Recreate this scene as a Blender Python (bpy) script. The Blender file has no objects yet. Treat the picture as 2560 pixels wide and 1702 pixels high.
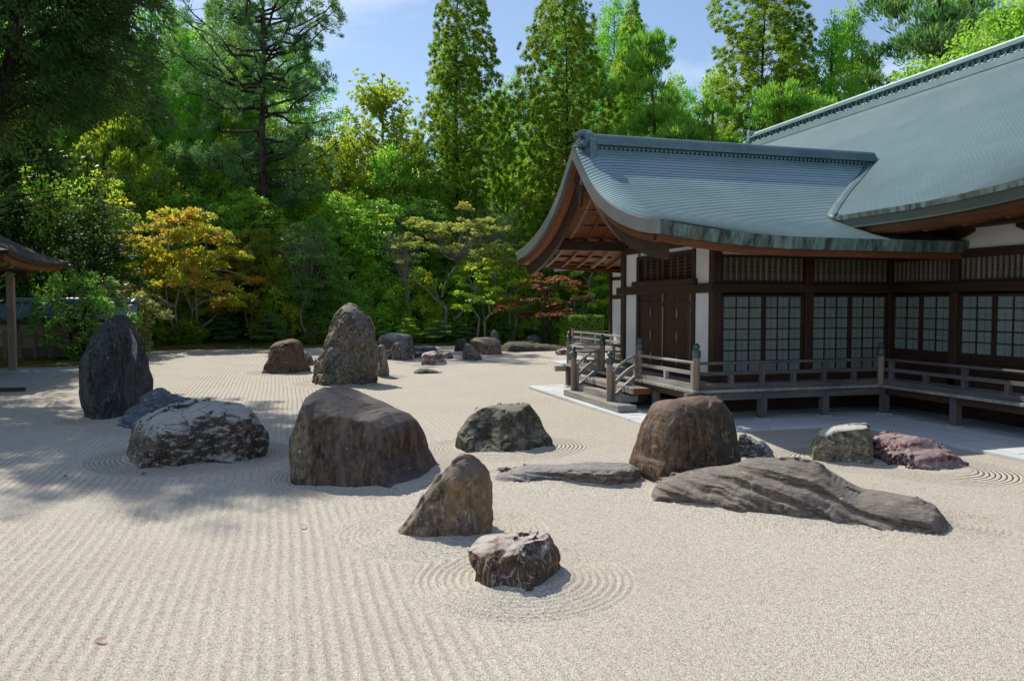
import bpy, bmesh, math, random
import numpy as np
from mathutils import Vector, Matrix

# ------------------------------------------------------------------ camera, sky, sun, exposure
scene = bpy.context.scene
C = scene.collection
cam_d = bpy.data.cameras.new('camera'); cam = bpy.data.objects.new('camera', cam_d); C.objects.link(cam)
cam_d.sensor_fit = 'HORIZONTAL'; cam_d.sensor_width = 36.0; cam_d.lens = 36.0 * 1953.0 / 2560.0
cam_d.clip_start = 0.05; cam_d.clip_end = 3000
cam.location = (0, 0, 2.4)
PITCH = math.atan(91.0 / 1953.0); YAW = math.radians(16.4)
cam.rotation_euler = (math.pi / 2 - PITCH, 0, -YAW)
scene.camera = cam

SUN_ELEV = math.radians(48.0)
SUN_DIR = Vector((-0.35, 0.83, 0.90 * math.tan(SUN_ELEV))).normalized()      # towards the sun: ahead of the camera, to the left
world = bpy.data.worlds.new('World'); scene.world = world; world.use_nodes = True
nt = world.node_tree; nt.nodes.clear()
w_out = nt.nodes.new('ShaderNodeOutputWorld'); w_bg = nt.nodes.new('ShaderNodeBackground')
w_sky = nt.nodes.new('ShaderNodeTexSky'); w_sky.sky_type = 'NISHITA'; w_sky.sun_disc = False
w_sky.sun_elevation = SUN_ELEV
w_sky.sun_rotation = math.atan2(SUN_DIR.x, SUN_DIR.y)
w_sky.altitude = 800; w_sky.air_density = 1.0; w_sky.dust_density = 0.6; w_sky.ozone_density = 1.6
w_tc = nt.nodes.new('ShaderNodeTexCoord'); w_map = nt.nodes.new('ShaderNodeMapping'); w_map.inputs['Scale'].default_value = (1.0, 1.0, 2.2)
w_map.inputs['Location'].default_value = (0.35, 0.1, 0.0)
w_n = nt.nodes.new('ShaderNodeTexNoise'); w_n.inputs['Scale'].default_value = 2.1; w_n.inputs['Detail'].default_value = 7; w_n.inputs['Roughness'].default_value = 0.58
w_n.inputs['Distortion'].default_value = 0.4
w_r = nt.nodes.new('ShaderNodeValToRGB'); w_r.color_ramp.elements[0].position = 0.47; w_r.color_ramp.elements[1].position = 0.66
w_r.color_ramp.elements[0].color = (0.06, 0.06, 0.06, 1); w_r.color_ramp.elements[1].color = (0.85, 0.85, 0.85, 1)
w_mix = nt.nodes.new('ShaderNodeMixRGB'); w_mix.inputs['Color2'].default_value = (6.0, 6.7, 7.8, 1)
L = nt.links.new
L(w_tc.outputs['Generated'], w_map.inputs['Vector']); L(w_map.outputs['Vector'], w_n.inputs['Vector'])
L(w_n.outputs['Fac'], w_r.inputs['Fac']); L(w_r.outputs['Color'], w_mix.inputs['Fac'])
L(w_sky.outputs['Color'], w_mix.inputs['Color1']); L(w_mix.outputs['Color'], w_bg.inputs['Color'])
w_bg.inputs['Strength'].default_value = 0.098
L(w_bg.outputs['Background'], w_out.inputs['Surface'])

sun_d = bpy.data.lights.new('sun', 'SUN'); sun = bpy.data.objects.new('sun', sun_d); C.objects.link(sun)
sun_d.energy = 3.55; sun_d.angle = math.radians(0.6); sun_d.color = (1.0, 0.93, 0.80)
sun.location = (-30, 60, 80)
sun.rotation_euler = (-SUN_DIR).to_track_quat('-Z', 'Y').to_euler()

scene.view_settings.view_transform = 'Standard'; scene.view_settings.look = 'None'
scene.view_settings.exposure = 0.58; scene.view_settings.gamma = 1.0; scene.view_settings.use_curve_mapping = False
scene.render.engine = 'CYCLES'
scene.cycles.max_bounces = 7; scene.cycles.diffuse_bounces = 4; scene.cycles.glossy_bounces = 3; scene.cycles.transmission_bounces = 4
scene.cycles.transparent_max_bounces = 6
scene.cycles.use_denoising = True

# ------------------------------------------------------------------ helpers
def tag(o, label=None, cat=None, group=None, kind=None):
    if label: o['label'] = label
    if cat: o['category'] = cat
    if group: o['group'] = group
    if kind: o['kind'] = kind
    return o
def empty(name, loc=(0, 0, 0), label=None, cat=None, group=None, kind=None, parent=None):
    o = bpy.data.objects.new(name, None); C.objects.link(o); o.location = loc; o.empty_display_size = 0.2
    if parent: adopt(o, parent)
    return tag(o, label, cat, group, kind)
def world_loc(o):
    v = Vector(o.location)
    while o.parent: o = o.parent; v = v + Vector(o.location)
    return v
def adopt(o, parent):
    """child keeps its world place (parents here are never rotated when this is used)"""
    o.parent = parent; o.location = Vector(o.location) - world_loc(parent)
def mesh_arrays(name, v, quads, smooth=False, attrs=None):
    v = np.asarray(v, np.float32); q = np.asarray(quads, np.int32)
    me = bpy.data.meshes.new(name); n = q.shape[1]
    me.vertices.add(len(v)); me.vertices.foreach_set('co', v.ravel())
    me.loops.add(q.size); me.loops.foreach_set('vertex_index', q.ravel())
    me.polygons.add(len(q)); me.polygons.foreach_set('loop_start', np.arange(0, q.size, n, dtype=np.int32))
    if smooth: me.polygons.foreach_set('use_smooth', np.ones(len(q), bool))
    me.update(calc_edges=True)
    for k, a in (attrs or {}).items():
        at = me.attributes.new(k, 'FLOAT', 'POINT'); at.data.foreach_set('value', np.asarray(a, np.float32))
    return me
def link(name, me, mat=None, parent=None, loc=(0, 0, 0)):
    o = bpy.data.objects.new(name, me); C.objects.link(o); o.location = loc
    if mat and not me.materials: me.materials.append(mat)
    if parent: adopt(o, parent)
    return o
def dup(o, loc=None, parent=None, rot=None):
    """one more object on the same mesh; loc is a world place"""
    c = o.copy(); C.objects.link(c)
    c.parent = None
    c.location = loc if loc is not None else world_loc(o)
    if rot is not None: c.rotation_euler = rot
    p = parent or o.parent
    if p: adopt(c, p)
    return c
class G:
    """collects polygons; build() makes ONE mesh object whose origin is `org`"""
    def __init__(s): s.v = []; s.f = []; s.sm = []
    def add(s, vs, fs, smooth=False):
        b = len(s.v); s.v += [tuple(p) for p in vs]
        for f in fs: s.f.append([b + i for i in f]); s.sm.append(smooth)
        return s
    def box(s, x0, x1, y0, y1, z0, z1, bev=0.0):
        if bev <= 0:
            vs = [(x, y, z) for z in (z0, z1) for y in (y0, y1) for x in (x0, x1)]
            return s.add(vs, [(0, 2, 3, 1), (4, 5, 7, 6), (0, 1, 5, 4), (2, 6, 7, 3), (0, 4, 6, 2), (1, 3, 7, 5)])
        bm = bmesh.new(); bmesh.ops.create_cube(bm, size=1)
        for q in bm.verts: q.co = Vector(((x0 + x1) / 2 + q.co.x * (x1 - x0), (y0 + y1) / 2 + q.co.y * (y1 - y0), (z0 + z1) / 2 + q.co.z * (z1 - z0)))
        bmesh.ops.bevel(bm, geom=bm.edges[:], offset=bev, segments=1, affect='EDGES')
        bm.verts.index_update(); s.add([q.co[:] for q in bm.verts], [[q.index for q in f.verts] for f in bm.faces]); bm.free(); return s
    def bar(s, p, q, w, h, up=(0, 0, 1)):
        """rectangular bar from p to q"""
        p = Vector(p); q = Vector(q); d = (q - p).normalized(); u = Vector(up); x = d.cross(u)
        if x.length < 1e-5: x = d.cross(Vector((0, 1, 0)))
        x.normalize(); u = x.cross(d).normalized()
        vs = [a + x * (sx * w / 2) + u * (sz * h / 2) for a in (p, q) for sx, sz in ((-1, -1), (1, -1), (1, 1), (-1, 1))]
        return s.add(vs, [(0, 1, 2, 3), (7, 6, 5, 4), (0, 4, 5, 1), (1, 5, 6, 2), (2, 6, 7, 3), (3, 7, 4, 0)])
    def tube(s, pts, rad, n=8, cap=True, smooth=True):
        pts = [Vector(p) for p in pts]; m = len(pts)
        if not hasattr(rad, '__len__'): rad = [rad] * m
        rings = []; ref = None
        for i, p in enumerate(pts):
            d = (pts[min(i + 1, m - 1)] - pts[max(i - 1, 0)]).normalized()
            if ref is None: ref = Vector((1, 0, 0)) if abs(d.x) < 0.8 else Vector((0, 1, 0))
            a = (ref - d * ref.dot(d)).normalized(); b = d.cross(a); ref = a
            rings.append([p + (a * math.cos(t) + b * math.sin(t)) * rad[i] for t in (2 * math.pi * k / n for k in range(n))])
        vs = [q for r in rings for q in r]
        fs = [(i * n + k, i * n + (k + 1) % n, (i + 1) * n + (k + 1) % n, (i + 1) * n + k) for i in range(m - 1) for k in range(n)]
        s.add(vs, fs, smooth)
        if cap: s.add(rings[0], [tuple(range(n))[::-1]]); s.add(rings[-1], [tuple(range(n))])
        return s
    def lathe(s, prof, cx, cy, n=14, smooth=True):
        vs = [(cx + r * math.cos(2 * math.pi * k / n), cy + r * math.sin(2 * math.pi * k / n), z) for r, z in prof for k in range(n)]
        fs = [(i * n + k, i * n + (k + 1) % n, (i + 1) * n + (k + 1) % n, (i + 1) * n + k) for i in range(len(prof) - 1) for k in range(n)]
        s.add(vs, fs, smooth); b = len(prof) - 1
        return s.add(vs[b * n:], [tuple(range(n))])
    def prism(s, poly, axis, a, b):
        """polygon in the plane across `axis` ('x': (y,z), 'y': (x,z), 'z': (x,y)) swept from a to b"""
        def P(q, t): return (t, q[0], q[1]) if axis == 'x' else ((q[0], t, q[1]) if axis == 'y' else (q[0], q[1], t))
        n = len(poly); vs = [P(q, a) for q in poly] + [P(q, b) for q in poly]
        return s.add(vs, [tuple(range(n))[::-1], tuple(range(n, 2 * n))] + [(k, (k + 1) % n, n + (k + 1) % n, n + k) for k in range(n)])
    def strip(s, rows, smooth=False):
        n = len(rows[0]); vs = [p for r in rows for p in r]
        return s.add(vs, [(i * n + k, i * n + k + 1, (i + 1) * n + k + 1, (i + 1) * n + k) for i in range(len(rows) - 1) for k in range(n - 1)], smooth)
    def build(s, name, mat, parent=None, org=None, fix=True):
        if org is None: org = (0, 0, 0) if parent is None else tuple(world_loc(parent))
        me = bpy.data.meshes.new(name); me.from_pydata([(p[0] - org[0], p[1] - org[1], p[2] - org[2]) for p in s.v], [], s.f)
        me.polygons.foreach_set('use_smooth', s.sm)
        if fix:
            bm = bmesh.new(); bm.from_mesh(me); bmesh.ops.recalc_face_normals(bm, faces=bm.faces[:]); bm.to_mesh(me); bm.free()
        me.update(); return link(name, me, mat, parent, org)

# ------------------------------------------------------------------ materials
class M_:
    """small node-graph builder round one Principled BSDF"""
    def __init__(s, name, rough=0.6, spec=0.4, metal=0.0):
        s.m = bpy.data.materials.new(name); s.m.use_nodes = True; s.t = s.m.node_tree; s.N = s.t.nodes; s.N.clear()
        s.out = s.N.new('ShaderNodeOutputMaterial'); s.b = s.N.new('ShaderNodeBsdfPrincipled'); s.L(s.b.outputs[0], s.out.inputs[0])
        s.b.inputs['Roughness'].default_value = rough; s.b.inputs['Specular IOR Level'].default_value = spec; s.b.inputs['Metallic'].default_value = metal
        s.tc = s.N.new('ShaderNodeTexCoord')
    def L(s, a, b): s.t.links.new(a, b)
    def coord(s, scale=(1, 1, 1), rot=(0, 0, 0), world=False, loc=(0, 0, 0)):
        m = s.N.new('ShaderNodeMapping'); m.inputs['Scale'].default_value = scale; m.inputs['Rotation'].default_value = rot; m.inputs['Location'].default_value = loc
        if world:
            g = s.N.new('ShaderNodeNewGeometry'); s.L(g.outputs['Position'], m.inputs['Vector'])
        else: s.L(s.tc.outputs['Object'], m.inputs['Vector'])
        return m.outputs[0]
    def noise(s, vec, scale=5, detail=5, rough=0.55, dist=0.0):
        n = s.N.new('ShaderNodeTexNoise'); n.inputs['Scale'].default_value = scale; n.inputs['Detail'].default_value = detail
        n.inputs['Roughness'].default_value = rough; n.inputs['Distortion'].default_value = dist; s.L(vec, n.inputs['Vector']); return n.outputs['Fac']
    def voro(s, vec, scale=5, feat='F1', out='Distance', rnd=1.0):
        n = s.N.new('ShaderNodeTexVoronoi'); n.feature = feat; n.inputs['Scale'].default_value = scale; n.inputs['Randomness'].default_value = rnd
        s.L(vec, n.inputs['Vector']); return n.outputs[out]
    def ramp(s, fac, stops):
        n = s.N.new('ShaderNodeValToRGB'); cr = n.color_ramp
        while len(cr.elements) < len(stops): cr.elements.new(0.5)
        for e, (p, c) in zip(cr.elements, stops): e.position = p; e.color = (c, c, c, 1) if not hasattr(c, '__len__') else (*c, 1)
        s.L(fac, n.inputs['Fac']); return n.outputs['Color']
    def mix(s, fac, a, b, mode='MIX'):
        n = s.N.new('ShaderNodeMixRGB'); n.blend_type = mode
        for i, q in ((0, fac), (1, a), (2, b)):
            if hasattr(q, 'node'): s.L(q, n.inputs[i])
            elif i == 0: n.inputs[0].default_value = q
            else: n.inputs[i].default_value = (*q, 1) if len(q) == 3 else q
        return n.outputs[0]
    def math(s, op, a, b=None, clamp=False):
        n = s.N.new('ShaderNodeMath'); n.operation = op; n.use_clamp = clamp
        for i, q in ((0, a), (1, b)):
            if q is None: continue
            if hasattr(q, 'node'): s.L(q, n.inputs[i])
            else: n.inputs[i].default_value = q
        return n.outputs[0]
    def attr(s, name):
        n = s.N.new('ShaderNodeAttribute'); n.attribute_name = name; return n.outputs['Fac']
    def up(s):
        g = s.N.new('ShaderNodeNewGeometry'); x = s.N.new('ShaderNodeSeparateXYZ'); s.L(g.outputs['Normal'], x.inputs[0]); return x.outputs['Z']
    def island(s):
        g = s.N.new('ShaderNodeNewGeometry'); return g.outputs['Random Per Island']
    def objrand(s):
        g = s.N.new('ShaderNodeObjectInfo'); return g.outputs['Random']
    def color(s, c):
        if hasattr(c, 'node'): s.L(c, s.b.inputs['Base Color'])
        else: s.b.inputs['Base Color'].default_value = (*c, 1)
        return s
    def rough(s, c): s.L(c, s.b.inputs['Roughness']); return s
    def bump(s, h, dist=0.01, strength=1.0, prev=None):
        n = s.N.new('ShaderNodeBump'); n.inputs['Distance'].default_value = dist; n.inputs['Strength'].default_value = strength
        s.L(h, n.inputs['Height'])
        if prev is not None: s.L(prev, n.inputs['Normal'])
        s.L(n.outputs[0], s.b.inputs['Normal']); return n.outputs[0]
def wood(name, c1, c2, rough=0.6, axis=2, grain=18, spec=0.35, bump=0.003):
    """grain runs along `axis`; each object varies a little in tone"""
    m = M_(name, rough, spec); sc = [grain, grain, grain]; sc[axis] = 1.1
    v = m.coord(tuple(sc), world=True)
    n = m.noise(v, 1.0, 6, 0.65, 0.4); n2 = m.noise(m.coord((1.3, 1.3, 1.3), world=True), 1.0, 3)
    f = m.math('ADD', m.math('MULTIPLY', n, 0.7), m.math('MULTIPLY', n2, 0.3))
    c = m.mix(m.ramp(f, [(0.36, 0.0), (0.64, 1.0)]), c1, c2)
    c = m.mix(m.math('MULTIPLY', m.objrand(), 0.35), c, tuple(x * 0.55 for x in c1))
    m.color(c); m.bump(n, bump, 0.7); return m.m

MAT = {}
for ax, sfx in ((0, '_x'), (1, '_y'), (2, '_z')):
    MAT['dark' + sfx] = wood('dark stained timber ' + 'xyz'[ax], (0.030, 0.016, 0.010), (0.075, 0.038, 0.021), 0.55, ax)
    MAT['red' + sfx] = wood('red brown cedar ' + 'xyz'[ax], (0.12, 0.040, 0.014), (0.26, 0.095, 0.030), 0.55, ax)
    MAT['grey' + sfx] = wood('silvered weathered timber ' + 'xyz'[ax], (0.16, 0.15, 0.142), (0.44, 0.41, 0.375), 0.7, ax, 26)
    MAT['shade' + sfx] = wood('weathered timber darkened for shade ' + 'xyz'[ax], (0.060, 0.055, 0.055), (0.165, 0.15, 0.142), 0.7, ax, 26)  # the weathered timber again, with the eave shade put into its colour
    MAT['tan' + sfx] = wood('half weathered brown timber ' + 'xyz'[ax], (0.16, 0.115, 0.080), (0.36, 0.285, 0.215), 0.65, ax, 26)
def plaster():
    m = M_('white lime plaster', 0.85, 0.2); v = m.coord(world=True)
    c = m.mix(m.ramp(m.noise(v, 1.3, 4), [(0.35, 0.0), (0.7, 1.0)]), (0.80, 0.79, 0.77), (0.70, 0.68, 0.65))
    m.color(c); m.bump(m.noise(v, 60, 3), 0.002, 0.4); return m.m
MAT['plaster'] = plaster()
def beige():
    m = M_('ochre earth plaster', 0.9, 0.2); v = m.coord(world=True)
    m.color(m.mix(m.noise(v, 1.6, 5), (0.72, 0.60, 0.42), (0.56, 0.45, 0.30))); return m.m
MAT['beige'] = beige()
def copper(name, a, b, c, streak=False, rough=0.42, metal=0.25, rowvar=False):
    m = M_(name, rough, 0.5, metal); v = m.coord(world=True)
    n = m.noise(v, 0.8, 6, 0.6); n2 = m.noise(m.coord((7, 7, 7), world=True), 1, 4)
    col = m.mix(m.ramp(n, [(0.35, 0.0), (0.68, 1.0)]), a, b)
    col = m.mix(m.math('MULTIPLY', m.ramp(n2, [(0.45, 0.0), (0.75, 1.0)]), 0.35), col, c)
    if streak:
        s = m.noise(m.coord((6.5, 6.5, 0.5), world=True), 1.0, 5, 0.7)
        s2 = m.noise(m.coord((1.6, 1.6, 0.3), world=True), 1.0, 3)
        col = m.mix(m.ramp(s, [(0.40, 1.0), (0.60, 0.0)]), col, (0.035, 0.043, 0.040))
        col = m.mix(m.math('MULTIPLY', m.ramp(s2, [(0.5, 0.0), (0.62, 1.0)]), 0.6), col, (0.10, 0.085, 0.05))
    if rowvar:
        col = m.mix(m.math('MULTIPLY', m.island(), 0.13), col, tuple(x * 0.55 for x in a))
    m.color(col); m.bump(n2, 0.003, 0.35); return m.m
MAT['roof'] = copper('blue green patinated copper shingle', (0.205, 0.325, 0.360), (0.255, 0.38, 0.405), (0.31, 0.39, 0.405), rough=0.38, metal=0.15, rowvar=True)
MAT['ridge'] = copper('dark patinated copper ridge', (0.07, 0.125, 0.145), (0.12, 0.19, 0.20), (0.20, 0.29, 0.29), rough=0.4)
MAT['ridge_pale'] = copper('pale green copper ridge', (0.17, 0.27, 0.28), (0.24, 0.35, 0.35), (0.30, 0.40, 0.39), rough=0.6)
MAT['fascia'] = copper('streaked verdigris eave edge', (0.13, 0.235, 0.215), (0.20, 0.30, 0.27), (0.26, 0.33, 0.28), True, 0.6, 0.1)
MAT['eave_dark'] = copper('dull green eave board', (0.055, 0.078, 0.060), (0.085, 0.10, 0.078), (0.10, 0.11, 0.085), False, 0.7, 0.0)
MAT['verge'] = copper('grey weathered verge sheet', (0.085, 0.10, 0.105), (0.135, 0.15, 0.152), (0.07, 0.08, 0.085), False, 0.55, 0.1)
MAT['bronze'] = copper('green bronze finial', (0.045, 0.085, 0.080), (0.08, 0.13, 0.115), (0.13, 0.19, 0.17), False, 0.45, 0.4)
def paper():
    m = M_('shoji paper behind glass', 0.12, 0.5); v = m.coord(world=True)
    m.color(m.mix(m.math('MULTIPLY', m.objrand(), 0.3), m.mix(m.noise(v, 0.9, 3), (0.20, 0.27, 0.25), (0.30, 0.37, 0.34)), (0.11, 0.14, 0.15))); m.b.inputs['Coat Weight'].default_value = 0.3  # eave shade is in the colour; pane differences imitate reflections
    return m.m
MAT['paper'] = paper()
def flat(name, c, rough=0.7, spec=0.3):
    m = M_(name, rough, spec); v = m.coord(world=True)
    m.color(m.mix(m.noise(v, 3, 4), tuple(x * 0.8 for x in c), tuple(x * 1.2 for x in c))); return m.m
MAT['black'] = flat('near black shade fill', (0.02, 0.014, 0.010))  # near black: darkness under the floor and behind lattices painted as colour
MAT['soil'] = flat('dark forest soil', (0.035, 0.028, 0.018), 0.95)
MAT['stone_grey'] = flat('grey dressed stone', (0.36, 0.37, 0.38), 0.8)
MAT['slab'] = None
def slabm():
    m = M_('pale granite slab', 0.75, 0.3); v = m.coord(world=True)
    c = m.mix(m.noise(v, 90, 3), (0.50, 0.53, 0.56), (0.66, 0.68, 0.69)); c = m.mix(m.math('MULTIPLY', m.objrand(), 0.25), c, (0.40, 0.44, 0.48))
    c = m.mix(m.math('MULTIPLY', m.ramp(m.noise(v, 1.1, 4), [(0.45, 0), (0.75, 1)]), 0.35), c, (0.36, 0.37, 0.36)); m.color(c); return m.m
MAT['slab'] = slabm()
def moss():
    m = M_('green moss', 0.95, 0.1); v = m.coord(world=True)
    n = m.noise(v, 1.2, 6); c = m.mix(m.ramp(n, [(0.35, 0), (0.65, 1)]), (0.055, 0.060, 0.012), (0.12, 0.12, 0.02))
    c = m.mix(m.ramp(m.noise(v, 0.45, 3), [(0.5, 0), (0.7, 1)]), c, (0.10, 0.055, 0.022)); m.color(c); m.bump(m.noise(v, 30, 4), 0.03, 0.8); return m.m
MAT['moss'] = moss()

# ------------------------------------------------------------------ rock geometry: a solid field, meshed with surface nets
def _hash3(ix, iy, iz, seed):
    h = (ix * 374761393 + iy * 668265263 + iz * 2147483647 + seed * 974711) & 0x7fffffff
    h = ((h ^ (h >> 13)) * 1274126177) & 0x7fffffff
    h = ((h ^ (h >> 16)) * 668265263) & 0x7fffffff
    return (h & 0xffff) / 65535.0
def vnoise(p, seed=0):
    """smooth value noise in [-1,1] at points p (N,3)"""
    f = np.floor(p); t = p - f; t = t * t * (3 - 2 * t)
    i = f.astype(np.int64); out = 0
    for dx in (0, 1):
        for dy in (0, 1):
            for dz in (0, 1):
                w = (t[:, 0] if dx else 1 - t[:, 0]) * (t[:, 1] if dy else 1 - t[:, 1]) * (t[:, 2] if dz else 1 - t[:, 2])
                out = out + w * _hash3(i[:, 0] + dx, i[:, 1] + dy, i[:, 2] + dz, seed)
    return out * 2 - 1
def fbm(p, octv=4, seed=0, gain=0.5):
    s = 0; a = 1.0
    for o in range(octv):
        s = s + a * vnoise(p * 2 ** o + 17.3 * o, seed + o); a *= gain
    return s
def facet(p, seed):
    """broken-stone relief: every Voronoi cell is a small tilted plane"""
    f = np.floor(p).astype(np.int64); best = np.full(len(p), 1e9); val = np.zeros(len(p))
    for dx in (-1, 0, 1):
        for dy in (-1, 0, 1):
            for dz in (-1, 0, 1):
                i = f + np.array([dx, dy, dz]); j = [_hash3(i[:, 0], i[:, 1], i[:, 2], seed + q) for q in range(6)]
                d = p - (i + np.stack(j[:3], 1)); r = (d * d).sum(1); m = r < best
                best = np.where(m, r, best); val = np.where(m, ((np.stack(j[3:], 1) * 2 - 1) * d).sum(1), val)
    return val
def sd_poly(X, Y, P):
    """signed distance (negative inside) from points to a closed polygon"""
    d = np.full(X.shape, 1e9); ins = np.zeros(X.shape, bool); n = len(P)
    for i in range(n):
        a = P[i]; b = P[(i + 1) % n]; e = b - a; L2 = max(e @ e, 1e-12)
        t = np.clip(((X - a[0]) * e[0] + (Y - a[1]) * e[1]) / L2, 0, 1)
        d = np.minimum(d, (X - a[0] - t * e[0]) ** 2 + (Y - a[1] - t * e[1]) ** 2)
        c = ((a[1] > Y) != (b[1] > Y))
        if abs(b[1] - a[1]) > 1e-12: ins ^= c & (X < (b[0] - a[0]) * (Y - a[1]) / (b[1] - a[1]) + a[0])
    return np.where(ins, -1, 1) * np.sqrt(d)
def surface_nets(F, org, h):
    S = F < 0; nx, ny, nz = F.shape
    c = [(0, 0, 0), (1, 0, 0), (0, 1, 0), (1, 1, 0), (0, 0, 1), (1, 0, 1), (0, 1, 1), (1, 1, 1)]
    sl = lambda A, d: A[d[0]:nx - 1 + d[0], d[1]:ny - 1 + d[1], d[2]:nz - 1 + d[2]]
    cnt = sum(sl(S, d).astype(np.int8) for d in c); act = (cnt > 0) & (cnt < 8)
    idx = np.full(act.shape, -1); I = np.argwhere(act); idx[act] = np.arange(len(I))
    f = [sl(F, d)[act] for d in c]; acc = np.zeros((len(I), 3)); k = np.zeros(len(I))
    for a in range(8):
        for b in range(a + 1, 8):
            if sum(abs(c[a][q] - c[b][q]) for q in range(3)) != 1: continue
            m = (f[a] < 0) != (f[b] < 0); t = np.where(m, f[a] / np.where(m, f[a] - f[b], 1), 0)
            acc += np.where(m[:, None], np.array(c[a]) + t[:, None] * (np.array(c[b]) - np.array(c[a])), 0); k += m
    V = (I + acc / k[:, None]) * h + org
    Q = []
    for ax in range(3):
        d = [0, 0, 0]; d[ax] = 1; A = S[:nx - d[0], :ny - d[1], :nz - d[2]]; B = S[d[0]:, d[1]:, d[2]:]
        E = np.argwhere(A != B); o1, o2 = [q for q in range(3) if q != ax]
        ok = (E[:, o1] > 0) & (E[:, o2] > 0) & (E[:, o1] < F.shape[o1] - 1) & (E[:, o2] < F.shape[o2] - 1); E = E[ok]
        q = []
        for s1, s2 in ((1, 1), (0, 1), (0, 0), (1, 0)):
            e = E.copy(); e[:, o1] -= s1; e[:, o2] -= s2; q.append(idx[e[:, 0], e[:, 1], e[:, 2]])
        q = np.stack(q, 1); fl = A[E[:, 0], E[:, 1], E[:, 2]] ^ (ax == 1); q[~fl] = q[~fl][:, ::-1]; Q.append(q)
    return V, np.concatenate(Q)
def rock_geo(b, Tf, Tb, seed=1, res=70, rr=0.45, lean=0.25, facets=5, cut=(0.80, 0.95), planes=(), amp=0.05, freq=2.2, strata=None, crack=0.0, chip=0.05, cfreq=3.2, detail=True):
    """b = outline radii for 0..180 degrees in the (u, z) plane; w runs from -Tf (front) to +Tb (back)"""
    rng = np.random.RandomState(seed); K = len(b); th = np.linspace(0, math.pi, K); b = np.asarray(b)
    pol = np.stack([b * np.cos(th), b * np.sin(th)], 1); dp = 0.35
    pol = np.concatenate([[[pol[0, 0], -dp]], pol, [[pol[-1, 0], -dp]]])
    x0, x1, H = pol[:, 0].min(), pol[:, 0].max(), pol[:, 1].max(); m = 0.12 * max(x1 - x0, H) * .6
    h = max(x1 - x0, H, Tf + Tb) / res
    U = np.arange(x0 - m, x1 + m, h); W = np.arange(-Tf - m, Tb + m, h); Z = np.arange(-0.10 - h, H + m, h)
    A = sd_poly(U[:, None] + 0 * Z[None, :], Z[None, :] + 0 * U[:, None], pol)
    R = rr * min((x1 - x0) / 2, H * 1.0)
    hp = pol[np.lexsort((pol[:, 1], pol[:, 0]))]; hull = []                       # convex hull: dents in the outline must not groove the faces
    for seq in (hp, hp[::-1]):
        st_ = []
        for q in seq:
            while len(st_) > 1 and (st_[-1][0] - st_[-2][0]) * (q[1] - st_[-2][1]) - (st_[-1][1] - st_[-2][1]) * (q[0] - st_[-2][0]) <= 0: st_.pop()
            st_.append(q)
        hull += st_[:-1]
    AH = sd_poly(U[:, None] + 0 * Z[None, :], Z[None, :] + 0 * U[:, None], np.array(hull))
    rnd = lambda D, q: np.sqrt(np.clip(1 - (1 - np.clip(-D / q, 0, 1)) ** 2, 0, 1))
    prof = rnd(AH, R) ** 0.85 * rnd(A, 0.30 * R) ** 0.6
    tap = 1 - lean * np.clip(Z / H, 0, 1)[None, :]
    df = (Tf * prof * tap)[:, None, :]; db = (Tb * prof * (1 - 0.6 * lean * np.clip(Z / H, 0, 1)[None, :]))[:, None, :]
    w = W[None, :, None]
    F = np.where(w < 0, -w - df, w - db) * 0.8
    F = np.where(A[:, None, :] > 0, np.maximum(np.abs(w) * .7, A[:, None, :]) + 0 * w, F)
    P3 = np.stack(np.meshgrid(U, W, Z, indexing='ij'), -1)
    pl = [np.array(q, float) for q in planes]
    for k in range(facets):
        az = rng.uniform(-2.45, -0.70) if k % 4 else rng.uniform(0.7, 2.4)
        el = rng.uniform(-0.15, 0.60); pl.append(np.array([math.cos(az) * math.cos(el), math.sin(az) * math.cos(el), math.sin(el), rng.uniform(*cut)]))
    ins = P3[(F < 0) & (P3[..., 2] > -.02)]
    for q in pl:
        n = q[:3] / np.linalg.norm(q[:3]); d = P3 @ n; c = (ins @ n).mean() if len(ins) else 0; lim = c + q[3] * ((ins @ n).max() - c)
        F = np.maximum(F, d - lim)
    band = np.abs(F) < (0.25 * max(amp, .03) * 10 + 2.5 * h)
    p = P3[band]; off = rng.uniform(0, 50, 3); s = amp * 0.8 * fbm(p * freq + off, 5 if detail else 2, seed, .45)
    if detail and chip:
        pw = p + 0.05 * np.stack([vnoise(p * 4 + off, seed + 31), vnoise(p * 4 + off, seed + 32), vnoise(p * 4 + off, seed + 33)], 1)
        sc_ = np.array([1, 1, .8]); s = s + chip * facet(pw * cfreq * sc_ + off, seed + 40) + chip * .45 * facet(pw * cfreq * 2.3 * sc_ + off, seed + 50) + chip * .12 * vnoise(p * 22 + off, seed + 60)
    if strata is not None:
        nd = np.array(strata[:3], float); nd /= np.linalg.norm(nd); q = p @ nd
        wob = 0.10 * vnoise(p * 1.5 + off, seed + 3) + .03 * vnoise(p * 5 + off, seed + 4)
        q2 = np.stack([(q + wob) * strata[3], p[:, 0] * 0.9, p[:, 2] * 0.9 + p[:, 1]], 1)
        s = s + strata[4] * (vnoise(q2, seed + 5) + 0.55 * vnoise(q2 * np.array([2.6, 1.6, 1.6]), seed + 6))
    if crack:
        r = np.abs(vnoise(p * freq * .75 + off + 9, seed + 7) + .35 * vnoise(p * freq * 2.2 + off, seed + 8)); s = s + crack * np.exp(-(r / .07) ** 2)
    F[band] = F[band] + s
    V, Q = surface_nets(F, np.array([U[0], W[0], Z[0]]), h)
    return V, Q
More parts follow.
